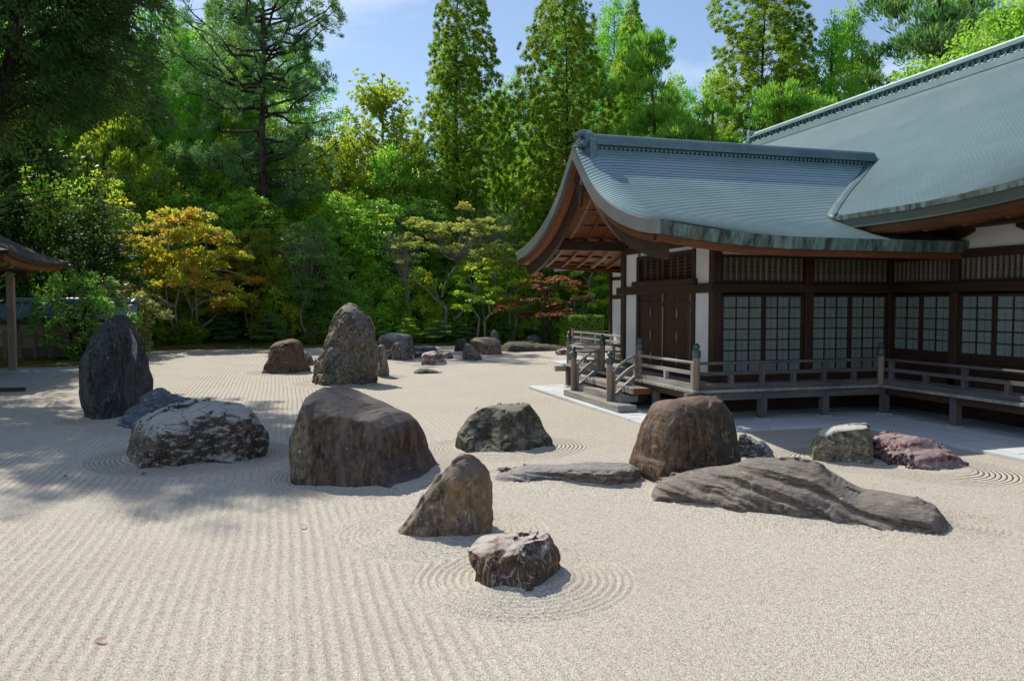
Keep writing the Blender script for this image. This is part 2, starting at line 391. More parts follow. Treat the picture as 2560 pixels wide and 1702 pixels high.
ROCKS = {
  'R1': {'c':[-3.372,18.289],'u':[0.6198,0.7848],'w':[-0.7848,0.6198],'Tf':0.238,'Tb':0.506,'b':[0.738,0.743,0.752,0.767,0.787,0.811,0.845,0.896,0.969,1.057,1.151,1.222,1.244,1.25,1.289,1.364,1.478,1.639,1.824,1.986,2.091,2.145,2.169,2.183,2.177,2.126,2.032,1.915,1.789,1.667,1.572,1.519,1.491,1.415,1.261,1.106,1.002,0.937,0.89,0.842,0.79,0.742,0.699,0.654,0.605,0.562,0.548,0.592,0.698],'seed':131,'res':80,'o':{'rr':0.5,'lean':0.35,'facets':5,'amp':0.035,'freq':1.8,'strata':(1,0.15,0.08,6,0.022),'chip':0.03,'cfreq':2.6}},
  'R2': {'c':[-2.402,16.884],'u':[0.9311,0.3647],'w':[-0.3647,0.9311],'Tf':0.743,'Tb':0.446,'b':[0.716,0.715,0.712,0.71,0.709,0.715,0.732,0.758,0.779,0.775,0.747,0.72,0.705,0.698,0.69,0.673,0.652,0.639,0.643,0.66,0.683,0.701,0.716,0.73,0.734,0.721,0.702,0.689,0.68,0.671,0.663,0.654,0.636,0.608,0.581,0.571,0.58,0.597,0.615,0.631,0.641,0.652,0.667,0.685,0.704,0.718,0.725,0.73,0.738],'seed':132,'res':60,'o':{'rr':0.6,'facets':6,'amp':0.05,'freq':2.6,'strata':(0.3,0.2,1,9,0.02),'chip':0.05,'cfreq':4}},
  'R3': {'c':[-1.253,13.077],'u':[0.946,0.3243],'w':[-0.3243,0.946],'Tf':0.758,'Tb':1.199,'b':[0.898,0.935,0.98,1.027,1.055,1.05,1.026,1.014,1.016,1.019,1.022,1.024,1.022,1.014,0.991,0.954,0.918,0.892,0.879,0.876,0.877,0.877,0.873,0.87,0.869,0.862,0.843,0.826,0.823,0.839,0.864,0.888,0.905,0.916,0.928,0.945,0.966,0.986,1.003,1.013,1.016,1.013,1.007,0.998,0.981,0.965,0.961,0.982,1.025],'seed':133,'res':100,'o':{'rr':0.35,'lean':0.2,'facets':6,'amp':0.05,'freq':2.4,'strata':(0.15,0.1,1,8,0.03),'crack':0.04,'chip':0.07,'cfreq':3.6}},
  'R4': {'c':[1.023,10.997],'u':[0.8097,-0.5869],'w':[0.5869,0.8097],'Tf':0.719,'Tb':1.065,'b':[1.089,0.785,0.743,0.729,0.719,0.713,0.712,0.718,0.728,0.771,0.815,0.861,0.907,0.945,0.965,0.972,0.98,0.995,0.983,0.97,0.958,0.96,0.985,1.018,1.043,1.064,1.088,1.136,1.189,1.25,1.314,1.356,1.349,1.285,1.181,1.081,1.02,1.0,1.013,1.047,1.081,1.1,1.095,1.069,1.034,0.991,0.931,0.859,0.786],'seed':134,'res':95,'o':{'rr':0.3,'lean':0.2,'facets':4,'amp':0.045,'freq':1.5,'cut':(0.86,0.96),'chip':0.022,'cfreq':2.2}},
  'R5': {'c':[0.135,28.916],'u':[0.9593,-0.2823],'w':[0.2823,0.9593],'Tf':1.08,'Tb':0.648,'b':[0.784,0.79,0.797,0.798,0.785,0.765,0.751,0.747,0.749,0.751,0.753,0.763,0.8,0.878,0.977,1.054,1.114,1.162,1.188,1.195,1.197,1.193,1.176,1.155,1.139,1.127,1.118,1.11,1.105,1.099,1.088,1.062,1.01,0.94,0.867,0.795,0.728,0.686,0.676,0.683,0.691,0.691,0.684,0.681,0.689,0.71,0.735,0.748,0.748],'seed':135,'res':60,'o':{'rr':0.5,'lean':0.35,'facets':6,'amp':0.05,'freq':1.8,'strata':(-0.35,0.2,1,3.4,0.06),'crack':0.05,'chip':0.06,'cfreq':2.2}},
  'R5b': {'c':[0.858,31.929],'u':[0.9593,-0.2823],'w':[0.2823,0.9593],'Tf':0.471,'Tb':0.283,'b':[0.331,0.317,0.312,0.316,0.322,0.325,0.327,0.33,0.335,0.343,0.353,0.368,0.385,0.401,0.412,0.42,0.429,0.44,0.453,0.472,0.496,0.518,0.531,0.54,0.556,0.574,0.545,0.43,0.292,0.214,0.183,0.16,0.143,0.13,0.12,0.111,0.104,0.098,0.094,0.09,0.086,0.084,0.082,0.08,0.079,0.078,0.077,0.077,0.077],'seed':233,'res':38,'o':{'rr':0.5,'facets':4,'amp':0.045,'freq':2.5}},
  'R6': {'c':[1.759,24.143],'u':[0.9281,-0.3724],'w':[0.3724,0.9281],'Tf':0.971,'Tb':0.583,'b':[0.927,0.966,1.01,1.054,1.091,1.126,1.166,1.213,1.266,1.313,1.351,1.39,1.447,1.528,1.632,1.752,1.882,2.001,2.087,2.168,2.265,2.355,2.393,2.365,2.304,2.204,2.04,1.849,1.656,1.447,1.266,1.16,1.111,1.085,1.067,1.049,1.03,1.013,0.999,0.982,0.956,0.925,0.9,0.886,0.883,0.887,0.893,0.898,0.901],'seed':136,'res':90,'o':{'rr':0.55,'lean':0.4,'facets':7,'amp':0.11,'freq':1.6,'crack':0.06,'chip':0.11,'cfreq':2.2}},
  'R6b': {'c':[3.174,25.937],'u':[0.9593,-0.2823],'w':[0.2823,0.9593],'Tf':0.381,'Tb':0.229,'b':[0.214,0.208,0.205,0.204,0.206,0.208,0.21,0.212,0.215,0.221,0.228,0.234,0.242,0.255,0.276,0.304,0.34,0.38,0.426,0.482,0.561,0.69,0.858,0.988,1.048,1.071,1.018,0.843,0.64,0.504,0.426,0.373,0.326,0.284,0.253,0.235,0.226,0.221,0.216,0.209,0.202,0.195,0.189,0.184,0.179,0.176,0.173,0.172,0.175],'seed':234,'res':40,'o':{'rr':0.5,'lean':0.1,'facets':3,'amp':0.03,'freq':3,'strata':(1,0.1,0.02,9,0.02),'chip':0.03,'cfreq':4}},
  'R7': {'c':[5.186,37.092],'u':[0.7671,0.6415],'w':[-0.6415,0.7671],'Tf':0.917,'Tb':0.55,'b':[0.7,0.691,0.676,0.662,0.648,0.632,0.618,0.607,0.605,0.613,0.628,0.646,0.665,0.678,0.806,0.934,1.037,1.088,1.091,1.071,1.048,1.03,1.019,1.018,1.025,1.037,1.052,1.07,1.091,1.112,1.134,1.158,1.18,1.194,1.194,1.193,1.198,1.196,1.136,1.002,0.868,0.82,0.8,0.784,0.799,0.819,0.861,0.95,1.093],'seed':137,'res':50,'o':{'rr':0.35,'lean':0.15,'facets':4,'amp':0.05,'freq':1.7,'strata':(1,0,0.05,6,0.03),'chip':0.05,'cfreq':2.6}},
  'R8': {'c':[4.884,33.073],'u':[0.6297,-0.7769],'w':[0.7769,0.6297],'Tf':0.352,'Tb':0.434,'b':[0.435,0.339,0.337,0.335,0.336,0.337,0.34,0.345,0.352,0.36,0.369,0.377,0.382,0.388,0.395,0.405,0.421,0.483,0.558,0.628,0.677,0.711,0.743,0.774,0.795,0.799,0.796,0.795,0.8,0.811,0.826,0.831,0.809,0.774,0.744,0.719,0.675,0.596,0.51,0.443,0.408,0.393,0.38,0.37,0.362,0.361,0.362,0.361,0.358],'seed':138,'res':38,'o':{'rr':0.5,'facets':4,'amp':0.045,'freq':2.5}},
  'R8b': {'c':[4.496,33.818],'u':[0.7035,-0.7107],'w':[0.7107,0.7035],'Tf':0.373,'Tb':0.224,'b':[0.184,0.158,0.153,0.151,0.149,0.149,0.148,0.149,0.15,0.157,0.168,0.184,0.203,0.226,0.252,0.28,0.304,0.314,0.305,0.286,0.266,0.257,0.263,0.287,0.326,0.374,0.415,0.433,0.433,0.428,0.421,0.406,0.365,0.29,0.241,0.225,0.211,0.2,0.191,0.183,0.177,0.172,0.168,0.164,0.162,0.16,0.159,0.159,0.159],'seed':236,'res':38,'o':{'rr':0.5,'facets':4,'amp':0.045,'freq':2.5}},
  'R9': {'c':[6.937,39.211],'u':[0.895,-0.446],'w':[0.446,0.895],'Tf':0.225,'Tb':0.683,'b':[0.568,0.534,0.524,0.528,0.521,0.504,0.494,0.497,0.498,0.473,0.43,0.39,0.362,0.342,0.324,0.309,0.296,0.286,0.278,0.272,0.266,0.261,0.258,0.258,0.258,0.259,0.26,0.263,0.267,0.272,0.277,0.285,0.297,0.312,0.326,0.337,0.348,0.363,0.385,0.415,0.457,0.511,0.571,0.611,0.621,0.625,0.637,0.65,0.661],'seed':139,'res':38,'o':{'rr':0.5,'facets':4,'amp':0.045,'freq':2.5}},
  'R10': {'c':[5.869,34.297],'u':[0.7729,-0.6345],'w':[0.6345,0.7729],'Tf':0.295,'Tb':0.177,'b':[0.29,0.28,0.272,0.267,0.264,0.263,0.263,0.266,0.272,0.284,0.296,0.299,0.294,0.288,0.282,0.277,0.273,0.271,0.271,0.274,0.278,0.281,0.279,0.273,0.266,0.262,0.259,0.258,0.257,0.258,0.26,0.264,0.269,0.274,0.281,0.289,0.299,0.311,0.32,0.318,0.296,0.261,0.231,0.213,0.208,0.209,0.213,0.217,0.222],'seed':179,'res':38,'o':{'rr':0.5,'facets':4,'amp':0.045,'freq':2.5}},
  'R11': {'c':[5.765,30.168],'u':[0.7211,-0.6928],'w':[0.6928,0.7211],'Tf':0.376,'Tb':0.552,'b':[0.57,0.479,0.405,0.347,0.3,0.277,0.261,0.255,0.255,0.258,0.263,0.268,0.274,0.279,0.282,0.287,0.293,0.334,0.396,0.456,0.494,0.507,0.508,0.508,0.511,0.515,0.52,0.53,0.544,0.562,0.577,0.587,0.596,0.61,0.628,0.654,0.685,0.714,0.724,0.716,0.699,0.671,0.632,0.597,0.57,0.551,0.536,0.523,0.512],'seed':180,'res':38,'o':{'rr':0.5,'facets':4,'amp':0.045,'freq':2.5}},
  'R12': {'c':[6.852,33.473],'u':[0.6814,-0.7319],'w':[0.7319,0.6814],'Tf':0.35,'Tb':0.229,'b':[0.337,0.321,0.312,0.312,0.32,0.332,0.339,0.337,0.328,0.317,0.307,0.304,0.309,0.322,0.337,0.343,0.339,0.33,0.321,0.314,0.309,0.304,0.301,0.3,0.3,0.302,0.306,0.311,0.315,0.315,0.316,0.32,0.326,0.334,0.344,0.356,0.368,0.374,0.361,0.324,0.283,0.252,0.241,0.242,0.244,0.252,0.262,0.267,0.267],'seed':181,'res':38,'o':{'rr':0.5,'facets':4,'amp':0.045,'freq':2.5}},
  'R13': {'c':[4.853,26.934],'u':[0.997,-0.0768],'w':[0.0768,0.997],'Tf':0.348,'Tb':0.377,'b':[0.506,0.389,0.32,0.289,0.27,0.251,0.229,0.211,0.199,0.19,0.181,0.17,0.158,0.148,0.142,0.139,0.14,0.142,0.143,0.143,0.142,0.141,0.139,0.139,0.14,0.143,0.146,0.149,0.151,0.154,0.158,0.162,0.169,0.178,0.187,0.197,0.207,0.222,0.243,0.271,0.298,0.317,0.336,0.363,0.399,0.434,0.457,0.472,0.488],'seed':182,'res':38,'o':{'rr':0.5,'facets':4,'amp':0.045,'freq':2.5}},
  'R14': {'c':[8.72,38.686],'u':[0.843,-0.5379],'w':[0.5379,0.843],'Tf':0.33,'Tb':0.242,'b':[0.381,0.379,0.377,0.375,0.377,0.38,0.385,0.392,0.401,0.41,0.421,0.433,0.448,0.466,0.492,0.525,0.558,0.579,0.596,0.617,0.64,0.651,0.644,0.632,0.627,0.627,0.629,0.623,0.609,0.599,0.595,0.593,0.59,0.574,0.541,0.504,0.476,0.457,0.443,0.43,0.417,0.406,0.396,0.388,0.382,0.377,0.374,0.374,0.375],'seed':183,'res':38,'o':{'rr':0.5,'facets':4,'amp':0.045,'freq':2.5}},
  'R15': {'c':[7.741,32.271],'u':[0.8465,-0.5323],'w':[0.5323,0.8465],'Tf':0.404,'Tb':0.242,'b':[0.421,0.413,0.407,0.405,0.407,0.413,0.421,0.427,0.427,0.424,0.422,0.423,0.425,0.43,0.436,0.443,0.453,0.464,0.479,0.496,0.513,0.53,0.552,0.581,0.619,0.664,0.707,0.74,0.775,0.795,0.772,0.725,0.685,0.661,0.644,0.619,0.581,0.542,0.512,0.488,0.466,0.445,0.427,0.414,0.405,0.398,0.393,0.39,0.389],'seed':184,'res':38,'o':{'rr':0.5,'facets':4,'amp':0.045,'freq':2.5}},
  'R16': {'c':[9.384,36.466],'u':[0.9742,0.2256],'w':[-0.2256,0.9742],'Tf':1.151,'Tb':0.69,'b':[0.515,0.515,0.516,0.519,0.525,0.533,0.544,0.56,0.582,0.598,0.628,0.686,0.766,0.844,0.887,0.889,0.871,0.848,0.824,0.804,0.79,0.783,0.781,0.784,0.789,0.798,0.807,0.817,0.828,0.841,0.856,0.873,0.895,0.918,0.942,0.971,1.001,1.0,0.952,0.887,0.834,0.79,0.751,0.716,0.685,0.663,0.659,0.682,0.731],'seed':185,'res':45,'o':{'rr':0.5,'lean':0.2,'facets':5,'amp':0.06,'freq':2,'chip':0.05,'cfreq':2.5}},
  'R17': {'c':[11.166,41.295],'u':[0.9593,-0.2823],'w':[0.2823,0.9593],'Tf':0.654,'Tb':0.392,'b':[0.304,0.305,0.308,0.31,0.312,0.315,0.32,0.33,0.341,0.35,0.357,0.369,0.391,0.422,0.455,0.482,0.506,0.537,0.58,0.636,0.709,0.79,0.862,0.927,0.97,0.965,0.938,0.897,0.825,0.747,0.685,0.625,0.559,0.498,0.454,0.422,0.395,0.373,0.358,0.346,0.333,0.318,0.303,0.294,0.288,0.285,0.281,0.277,0.274],'seed':186,'res':38,'o':{'rr':0.5,'facets':4,'amp':0.045,'freq':2.5}},
  'R18': {'c':[12.708,38.435],'u':[0.9958,0.092],'w':[-0.092,0.9958],'Tf':0.904,'Tb':0.542,'b':[1.804,1.735,1.485,1.176,0.957,0.825,0.734,0.667,0.619,0.578,0.536,0.492,0.454,0.426,0.408,0.396,0.387,0.378,0.367,0.356,0.349,0.343,0.339,0.337,0.338,0.343,0.351,0.362,0.376,0.392,0.409,0.425,0.442,0.461,0.483,0.509,0.543,0.59,0.657,0.749,0.865,1.013,1.224,1.496,1.744,1.878,1.92,1.957,2.023],'seed':187,'res':70,'o':{'rr':0.5,'lean':0.2,'facets':4,'amp':0.07,'freq':1.5,'chip':0.08,'cfreq':2}},
  'R19': {'c':[13.958,43.111],'u':[0.9593,-0.2823],'w':[0.2823,0.9593],'Tf':0.442,'Tb':0.33,'b':[0.497,0.497,0.495,0.494,0.497,0.503,0.508,0.509,0.507,0.507,0.51,0.517,0.528,0.543,0.565,0.594,0.623,0.637,0.636,0.632,0.632,0.637,0.647,0.66,0.669,0.666,0.652,0.638,0.627,0.62,0.617,0.619,0.62,0.609,0.582,0.551,0.526,0.507,0.494,0.484,0.478,0.474,0.473,0.476,0.482,0.491,0.501,0.506,0.505],'seed':188,'res':38,'o':{'rr':0.5,'facets':4,'amp':0.045,'freq':2.5}},
  'R20': {'c':[12.819,34.714],'u':[0.9593,-0.2823],'w':[0.2823,0.9593],'Tf':0.295,'Tb':0.299,'b':[0.396,0.389,0.385,0.381,0.38,0.381,0.385,0.391,0.393,0.385,0.373,0.363,0.355,0.349,0.344,0.341,0.341,0.342,0.343,0.34,0.333,0.327,0.323,0.32,0.316,0.314,0.313,0.315,0.319,0.326,0.336,0.344,0.348,0.35,0.354,0.359,0.365,0.37,0.379,0.391,0.406,0.414,0.41,0.403,0.398,0.395,0.394,0.396,0.401],'seed':180,'res':38,'o':{'rr':0.5,'facets':4,'amp':0.045,'freq':2.5}},
  'R21': {'c':[15.473,39.345],'u':[0.9593,-0.2823],'w':[0.2823,0.9593],'Tf':0.319,'Tb':0.193,'b':[0.367,0.365,0.364,0.365,0.368,0.373,0.38,0.389,0.402,0.419,0.438,0.455,0.474,0.503,0.541,0.583,0.628,0.682,0.752,0.828,0.876,0.886,0.887,0.891,0.89,0.887,0.886,0.864,0.799,0.723,0.664,0.614,0.57,0.53,0.496,0.468,0.444,0.425,0.411,0.402,0.392,0.382,0.375,0.372,0.37,0.368,0.365,0.363,0.361],'seed':181,'res':38,'o':{'rr':0.5,'facets':4,'amp':0.045,'freq':2.5}},
  'R21b': {'c':[15.272,38.613],'u':[0.9593,-0.2823],'w':[0.2823,0.9593],'Tf':0.369,'Tb':0.399,'b':[0.522,0.523,0.526,0.532,0.543,0.558,0.579,0.602,0.621,0.632,0.642,0.657,0.666,0.654,0.627,0.6,0.576,0.554,0.535,0.52,0.509,0.499,0.489,0.481,0.477,0.476,0.48,0.487,0.499,0.514,0.531,0.548,0.569,0.598,0.623,0.629,0.62,0.609,0.601,0.595,0.586,0.574,0.564,0.555,0.547,0.539,0.534,0.532,0.53],'seed':279,'res':38,'o':{'rr':0.5,'facets':4,'amp':0.045,'freq':2.5}},
  'R22': {'c':[3.595,12.598],'u':[0.9974,0.0725],'w':[-0.0725,0.9974],'Tf':0.656,'Tb':0.579,'b':[0.762,0.786,0.789,0.773,0.754,0.739,0.731,0.73,0.735,0.746,0.759,0.77,0.777,0.782,0.793,0.811,0.82,0.804,0.774,0.749,0.732,0.722,0.717,0.713,0.71,0.708,0.709,0.713,0.722,0.734,0.749,0.765,0.779,0.785,0.788,0.794,0.803,0.807,0.808,0.814,0.827,0.847,0.873,0.897,0.906,0.899,0.888,0.877,0.859],'seed':182,'res':75,'o':{'rr':0.6,'lean':0.45,'facets':6,'amp':0.035,'freq':2.2,'planes':[(-0.35,-0.7,0.6,0.72)],'chip':0.05,'cfreq':2.6}},
  'R23': {'c':[1.596,7.942],'u':[0.9956,-0.0934],'w':[0.0934,0.9956],'Tf':0.269,'Tb':0.451,'b':[0.499,0.499,0.502,0.507,0.516,0.527,0.544,0.564,0.585,0.605,0.629,0.661,0.703,0.752,0.796,0.823,0.836,0.843,0.847,0.845,0.831,0.798,0.746,0.692,0.643,0.601,0.567,0.541,0.52,0.498,0.475,0.454,0.438,0.426,0.415,0.405,0.397,0.393,0.392,0.394,0.397,0.402,0.407,0.413,0.423,0.441,0.469,0.498,0.515],'seed':183,'res':90,'o':{'rr':0.55,'lean':0.35,'facets':6,'amp':0.032,'freq':2.6,'strata':(0.5,0.2,1,7,0.012),'chip':0.02,'cfreq':4}},
  'R24': {'c':[2.006,6.562],'u':[0.761,-0.6488],'w':[0.6488,0.761],'Tf':0.469,'Tb':0.281,'b':[0.429,0.381,0.347,0.334,0.341,0.358,0.374,0.384,0.39,0.396,0.403,0.408,0.408,0.405,0.406,0.419,0.441,0.457,0.452,0.434,0.414,0.399,0.388,0.38,0.372,0.366,0.362,0.362,0.366,0.374,0.382,0.389,0.396,0.401,0.408,0.42,0.437,0.46,0.482,0.494,0.474,0.413,0.337,0.283,0.279,0.277,0.276,0.274,0.269],'seed':184,'res':95,'o':{'rr':0.42,'lean':0.1,'facets':4,'amp':0.022,'freq':3.5,'strata':(1,0.1,-0.35,16,0.014),'planes':[(-0.05,0.1,1,0.74)],'cut':(0.88,0.97),'chip':0.025,'cfreq':6}},
  'R25': {'c':[3.726,10.0],'u':[0.8753,-0.4836],'w':[0.4836,0.8753],'Tf':0.33,'Tb':0.248,'b':[0.98,0.962,0.96,0.966,0.923,0.801,0.667,0.571,0.507,0.457,0.41,0.364,0.324,0.295,0.276,0.263,0.254,0.244,0.236,0.229,0.222,0.215,0.208,0.202,0.198,0.196,0.195,0.196,0.198,0.202,0.207,0.213,0.219,0.227,0.237,0.25,0.266,0.284,0.304,0.326,0.354,0.395,0.46,0.545,0.633,0.694,0.781,0.931,1.054],'seed':185,'res':130,'o':{'rr':0.6,'lean':0.1,'facets':4,'amp':0.03,'freq':2.2,'strata':(0.06,0.3,1,18,0.036),'chip':0.02,'cfreq':5}},
  'R26': {'c':[5.226,9.452],'u':[0.9745,0.2243],'w':[-0.2243,0.9745],'Tf':0.293,'Tb':0.623,'b':[0.884,0.888,0.896,0.907,0.921,0.935,0.947,0.953,0.961,0.982,1.024,1.089,1.167,1.235,1.268,1.265,1.246,1.226,1.211,1.198,1.181,1.159,1.132,1.105,1.095,1.109,1.128,1.126,1.098,1.055,0.998,0.929,0.896,0.853,0.805,0.757,0.71,0.669,0.641,0.622,0.62,0.616,0.607,0.596,0.582,0.569,0.559,0.55,0.769],'seed':186,'res':90,'o':{'rr':0.3,'lean':0.22,'facets':5,'amp':0.03,'freq':2.0,'strata':(1,0.2,0.05,5,0.014),'cut':(0.84,0.95),'chip':0.026,'cfreq':3}},
  'R27': {'c':[5.695,7.785],'u':[0.7267,-0.687],'w':[0.687,0.7267],'Tf':0.525,'Tb':0.853,'b':[1.638,1.591,1.522,1.327,0.997,0.796,0.738,0.7,0.675,0.656,0.64,0.628,0.619,0.614,0.615,0.627,0.637,0.636,0.624,0.61,0.602,0.598,0.596,0.593,0.589,0.585,0.584,0.586,0.592,0.603,0.619,0.636,0.656,0.679,0.705,0.729,0.745,0.759,0.775,0.803,0.856,0.934,1.028,1.132,1.248,1.386,1.531,1.629,1.664],'seed':187,'res':180,'o':{'rr':0.85,'lean':0.35,'facets':5,'amp':0.045,'freq':1.9,'strata':(0.28,0.25,1,15,0.034),'cut':(0.84,0.96),'chip':0.02,'cfreq':3}},
  'R28': {'c':[7.002,10.465],'u':[0.933,-0.36],'w':[0.36,0.933],'Tf':0.136,'Tb':0.308,'b':[0.311,0.314,0.313,0.305,0.294,0.285,0.279,0.275,0.271,0.268,0.266,0.267,0.27,0.273,0.276,0.276,0.274,0.272,0.273,0.276,0.279,0.283,0.289,0.297,0.309,0.322,0.339,0.354,0.364,0.371,0.383,0.4,0.41,0.403,0.384,0.367,0.354,0.344,0.336,0.327,0.317,0.308,0.3,0.294,0.29,0.288,0.287,0.287,0.288],'seed':188,'res':50,'o':{'rr':0.6,'facets':6,'amp':0.04,'freq':3.5,'chip':0.06,'cfreq':5}},
  'R29': {'c':[8.194,9.957],'u':[0.8301,-0.5576],'w':[0.5576,0.8301],'Tf':0.272,'Tb':0.462,'b':[0.449,0.45,0.451,0.453,0.457,0.462,0.47,0.481,0.495,0.511,0.527,0.547,0.57,0.598,0.63,0.657,0.659,0.641,0.621,0.605,0.589,0.572,0.558,0.548,0.542,0.538,0.537,0.536,0.534,0.531,0.528,0.529,0.534,0.539,0.537,0.526,0.512,0.5,0.491,0.484,0.481,0.481,0.478,0.468,0.457,0.45,0.447,0.448,0.451],'seed':189,'res':60,'o':{'rr':0.25,'lean':0.08,'facets':4,'amp':0.03,'freq':2.5,'cut':(0.88,0.97),'chip':0.03,'cfreq':4}},
  'R30': {'c':[9.071,9.359],'u':[0.0606,-0.9982],'w':[0.9982,0.0606],'Tf':0.494,'Tb':0.527,'b':[0.79,0.538,0.497,0.473,0.45,0.431,0.437,0.454,0.454,0.441,0.423,0.404,0.385,0.364,0.342,0.323,0.314,0.313,0.319,0.329,0.342,0.357,0.375,0.394,0.41,0.419,0.424,0.428,0.433,0.442,0.454,0.469,0.487,0.504,0.521,0.54,0.566,0.603,0.655,0.723,0.782,0.794,0.752,0.696,0.644,0.599,0.574,0.576,0.604],'seed':181,'res':80,'o':{'rr':0.6,'lean':0.3,'facets':8,'amp':0.05,'freq':3.2,'crack':0.03,'chip':0.09,'cfreq':4}},
}

# ------------------------------------------------------------------ the raked gravel
def smooth(a, b, x): t = np.clip((x - a) / (b - a), 0, 1); return t * t * (3 - 2 * t)
GROUPS = [['R1'], ['R2', 'R3'], ['R4'], ['R5', 'R5b'], ['R6', 'R6b'], ['R7', 'R8', 'R8b'], ['R22'], ['R23', 'R24'], ['R25', 'R26', 'R27', 'R28'], ['R29', 'R30'], ['R11', 'R10', 'R12'], ['R15', 'R16', 'R14']]
def rock_dist(x, y, names):
    """smooth distance to the outline of a group of stones"""
    best = np.full(x.shape, 1e3)
    for k in names:
        r = ROCKS[k]; u = r['u']; w = r['w']; ra = r['b'][0]; la = r['b'][-1]
        px, py = x - r['c'][0], y - r['c'][1]
        a = px * u[0] + py * u[1]; b = px * w[0] + py * w[1] - (r['Tb'] - r['Tf']) / 2
        cx = (ra - la) / 2; hx = (ra + la) / 2; hy = (r['Tf'] + r['Tb']) / 2
        a = a - cx
        nrm = np.sqrt((a / hx) ** 2 + (b / hy) ** 2) + 1e-6
        d = (nrm - 1) * np.sqrt((a * a + b * b)) / nrm
        kk = 0.25
        h = np.clip(0.5 + 0.5 * (best - d) / kk, 0, 1)
        best = np.where(best > 900, d, best * (1 - h) + d * h - kk * h * (1 - h))
    return best
PER = 0.112; RPER = 0.070
def gravel_fields(x, y):
    near = np.stack([rock_dist(x, y, g) for g in GROUPS]); d = near.min(0)
    wob = 0.025 * np.sin(y * 0.45 + 1.3) + 0.008 * np.sin(y * 2.1 + x * 0.7) + 0.02 * np.sin(x * 1.7)
    ph_line = x + wob
    lines = 1 - smooth(1.0, 3.2, x - 0.04 * (y - 12))
    faint = 0.16 + 0.10 * np.sin(x * 0.8 + y * 0.35)
    wl = np.clip(np.maximum(lines, faint), 0, 1)
    ring = 1 - smooth(0.56, 0.66, d)
    ringamp = ring * smooth(-0.05, 0.12, d) * (0.80 + 0.20 * np.sin(x * 1.9 + y))
    wl = wl * smooth(0.64, 0.84, d) * (0.75 + 0.25 * np.sin(x * 2.3 + 1.1 * np.sin(y * 1.7)))
    return d, ph_line, wl, ringamp
def wave(t, P=PER):
    s = np.sin(t * 2 * math.pi / P); return 0.25 * s + 0.75 * (1 - 2 * np.abs(np.sin(t * math.pi / P)))
def gravel_mesh():
    rows = list(4.0 * 1.0034 ** np.arange(0, 330))
    r = rows[-1]
    while r < 62: r *= 1.012; rows.append(r)
    rows = [0.3, 1.2, 2.2, 3.0, 3.6] + rows
    ths = np.concatenate([np.linspace(-75, -27, 24)[:-1], np.linspace(-27, 52, 560), np.linspace(52, 100, 24)[1:]])
    R_, T_ = np.meshgrid(np.array(rows), np.radians(ths), indexing='ij')
    x = (R_ * np.sin(T_)).ravel(); y = (R_ * np.cos(T_)).ravel()
    d, pl, wl, ra = gravel_fields(x, y)
    geo = 1 - smooth(9.5, 12.0, R_.ravel())
    z = geo * (0.016 * wl * wave(pl) + 0.020 * ra * wave(d, RPER))
    z += 0.012 * (np.sin(x * 0.5 + 1) * np.sin(y * 0.37)) + 0.045 * np.exp(-np.clip(d, 0, 9) / 0.10) * (d > -0.3)
    nr, nth = R_.shape
    i = np.arange(nr * nth).reshape(nr, nth)
    q = np.stack([i[:-1, :-1], i[:-1, 1:], i[1:, 1:], i[1:, :-1]], -1).reshape(-1, 4)
    qc = (y[q].mean(1) < 44.1) & (x[q].mean(1) > -11.5) & (x[q].mean(1) < 20) & (y[q].mean(1) > -6)
    q = q[qc]
    # flip so that normals point up
    q = q[:, ::-1]
    used = np.unique(q); rem = np.full(nr * nth, -1); rem[used] = np.arange(len(used))
    return mesh_arrays('gravel', np.stack([x, y, z], -1)[used], rem[q], True, {'ring_d': d[used], 'line_x': pl[used], 'wl': wl[used], 'wr': ra[used], 'nearw': geo[used]})
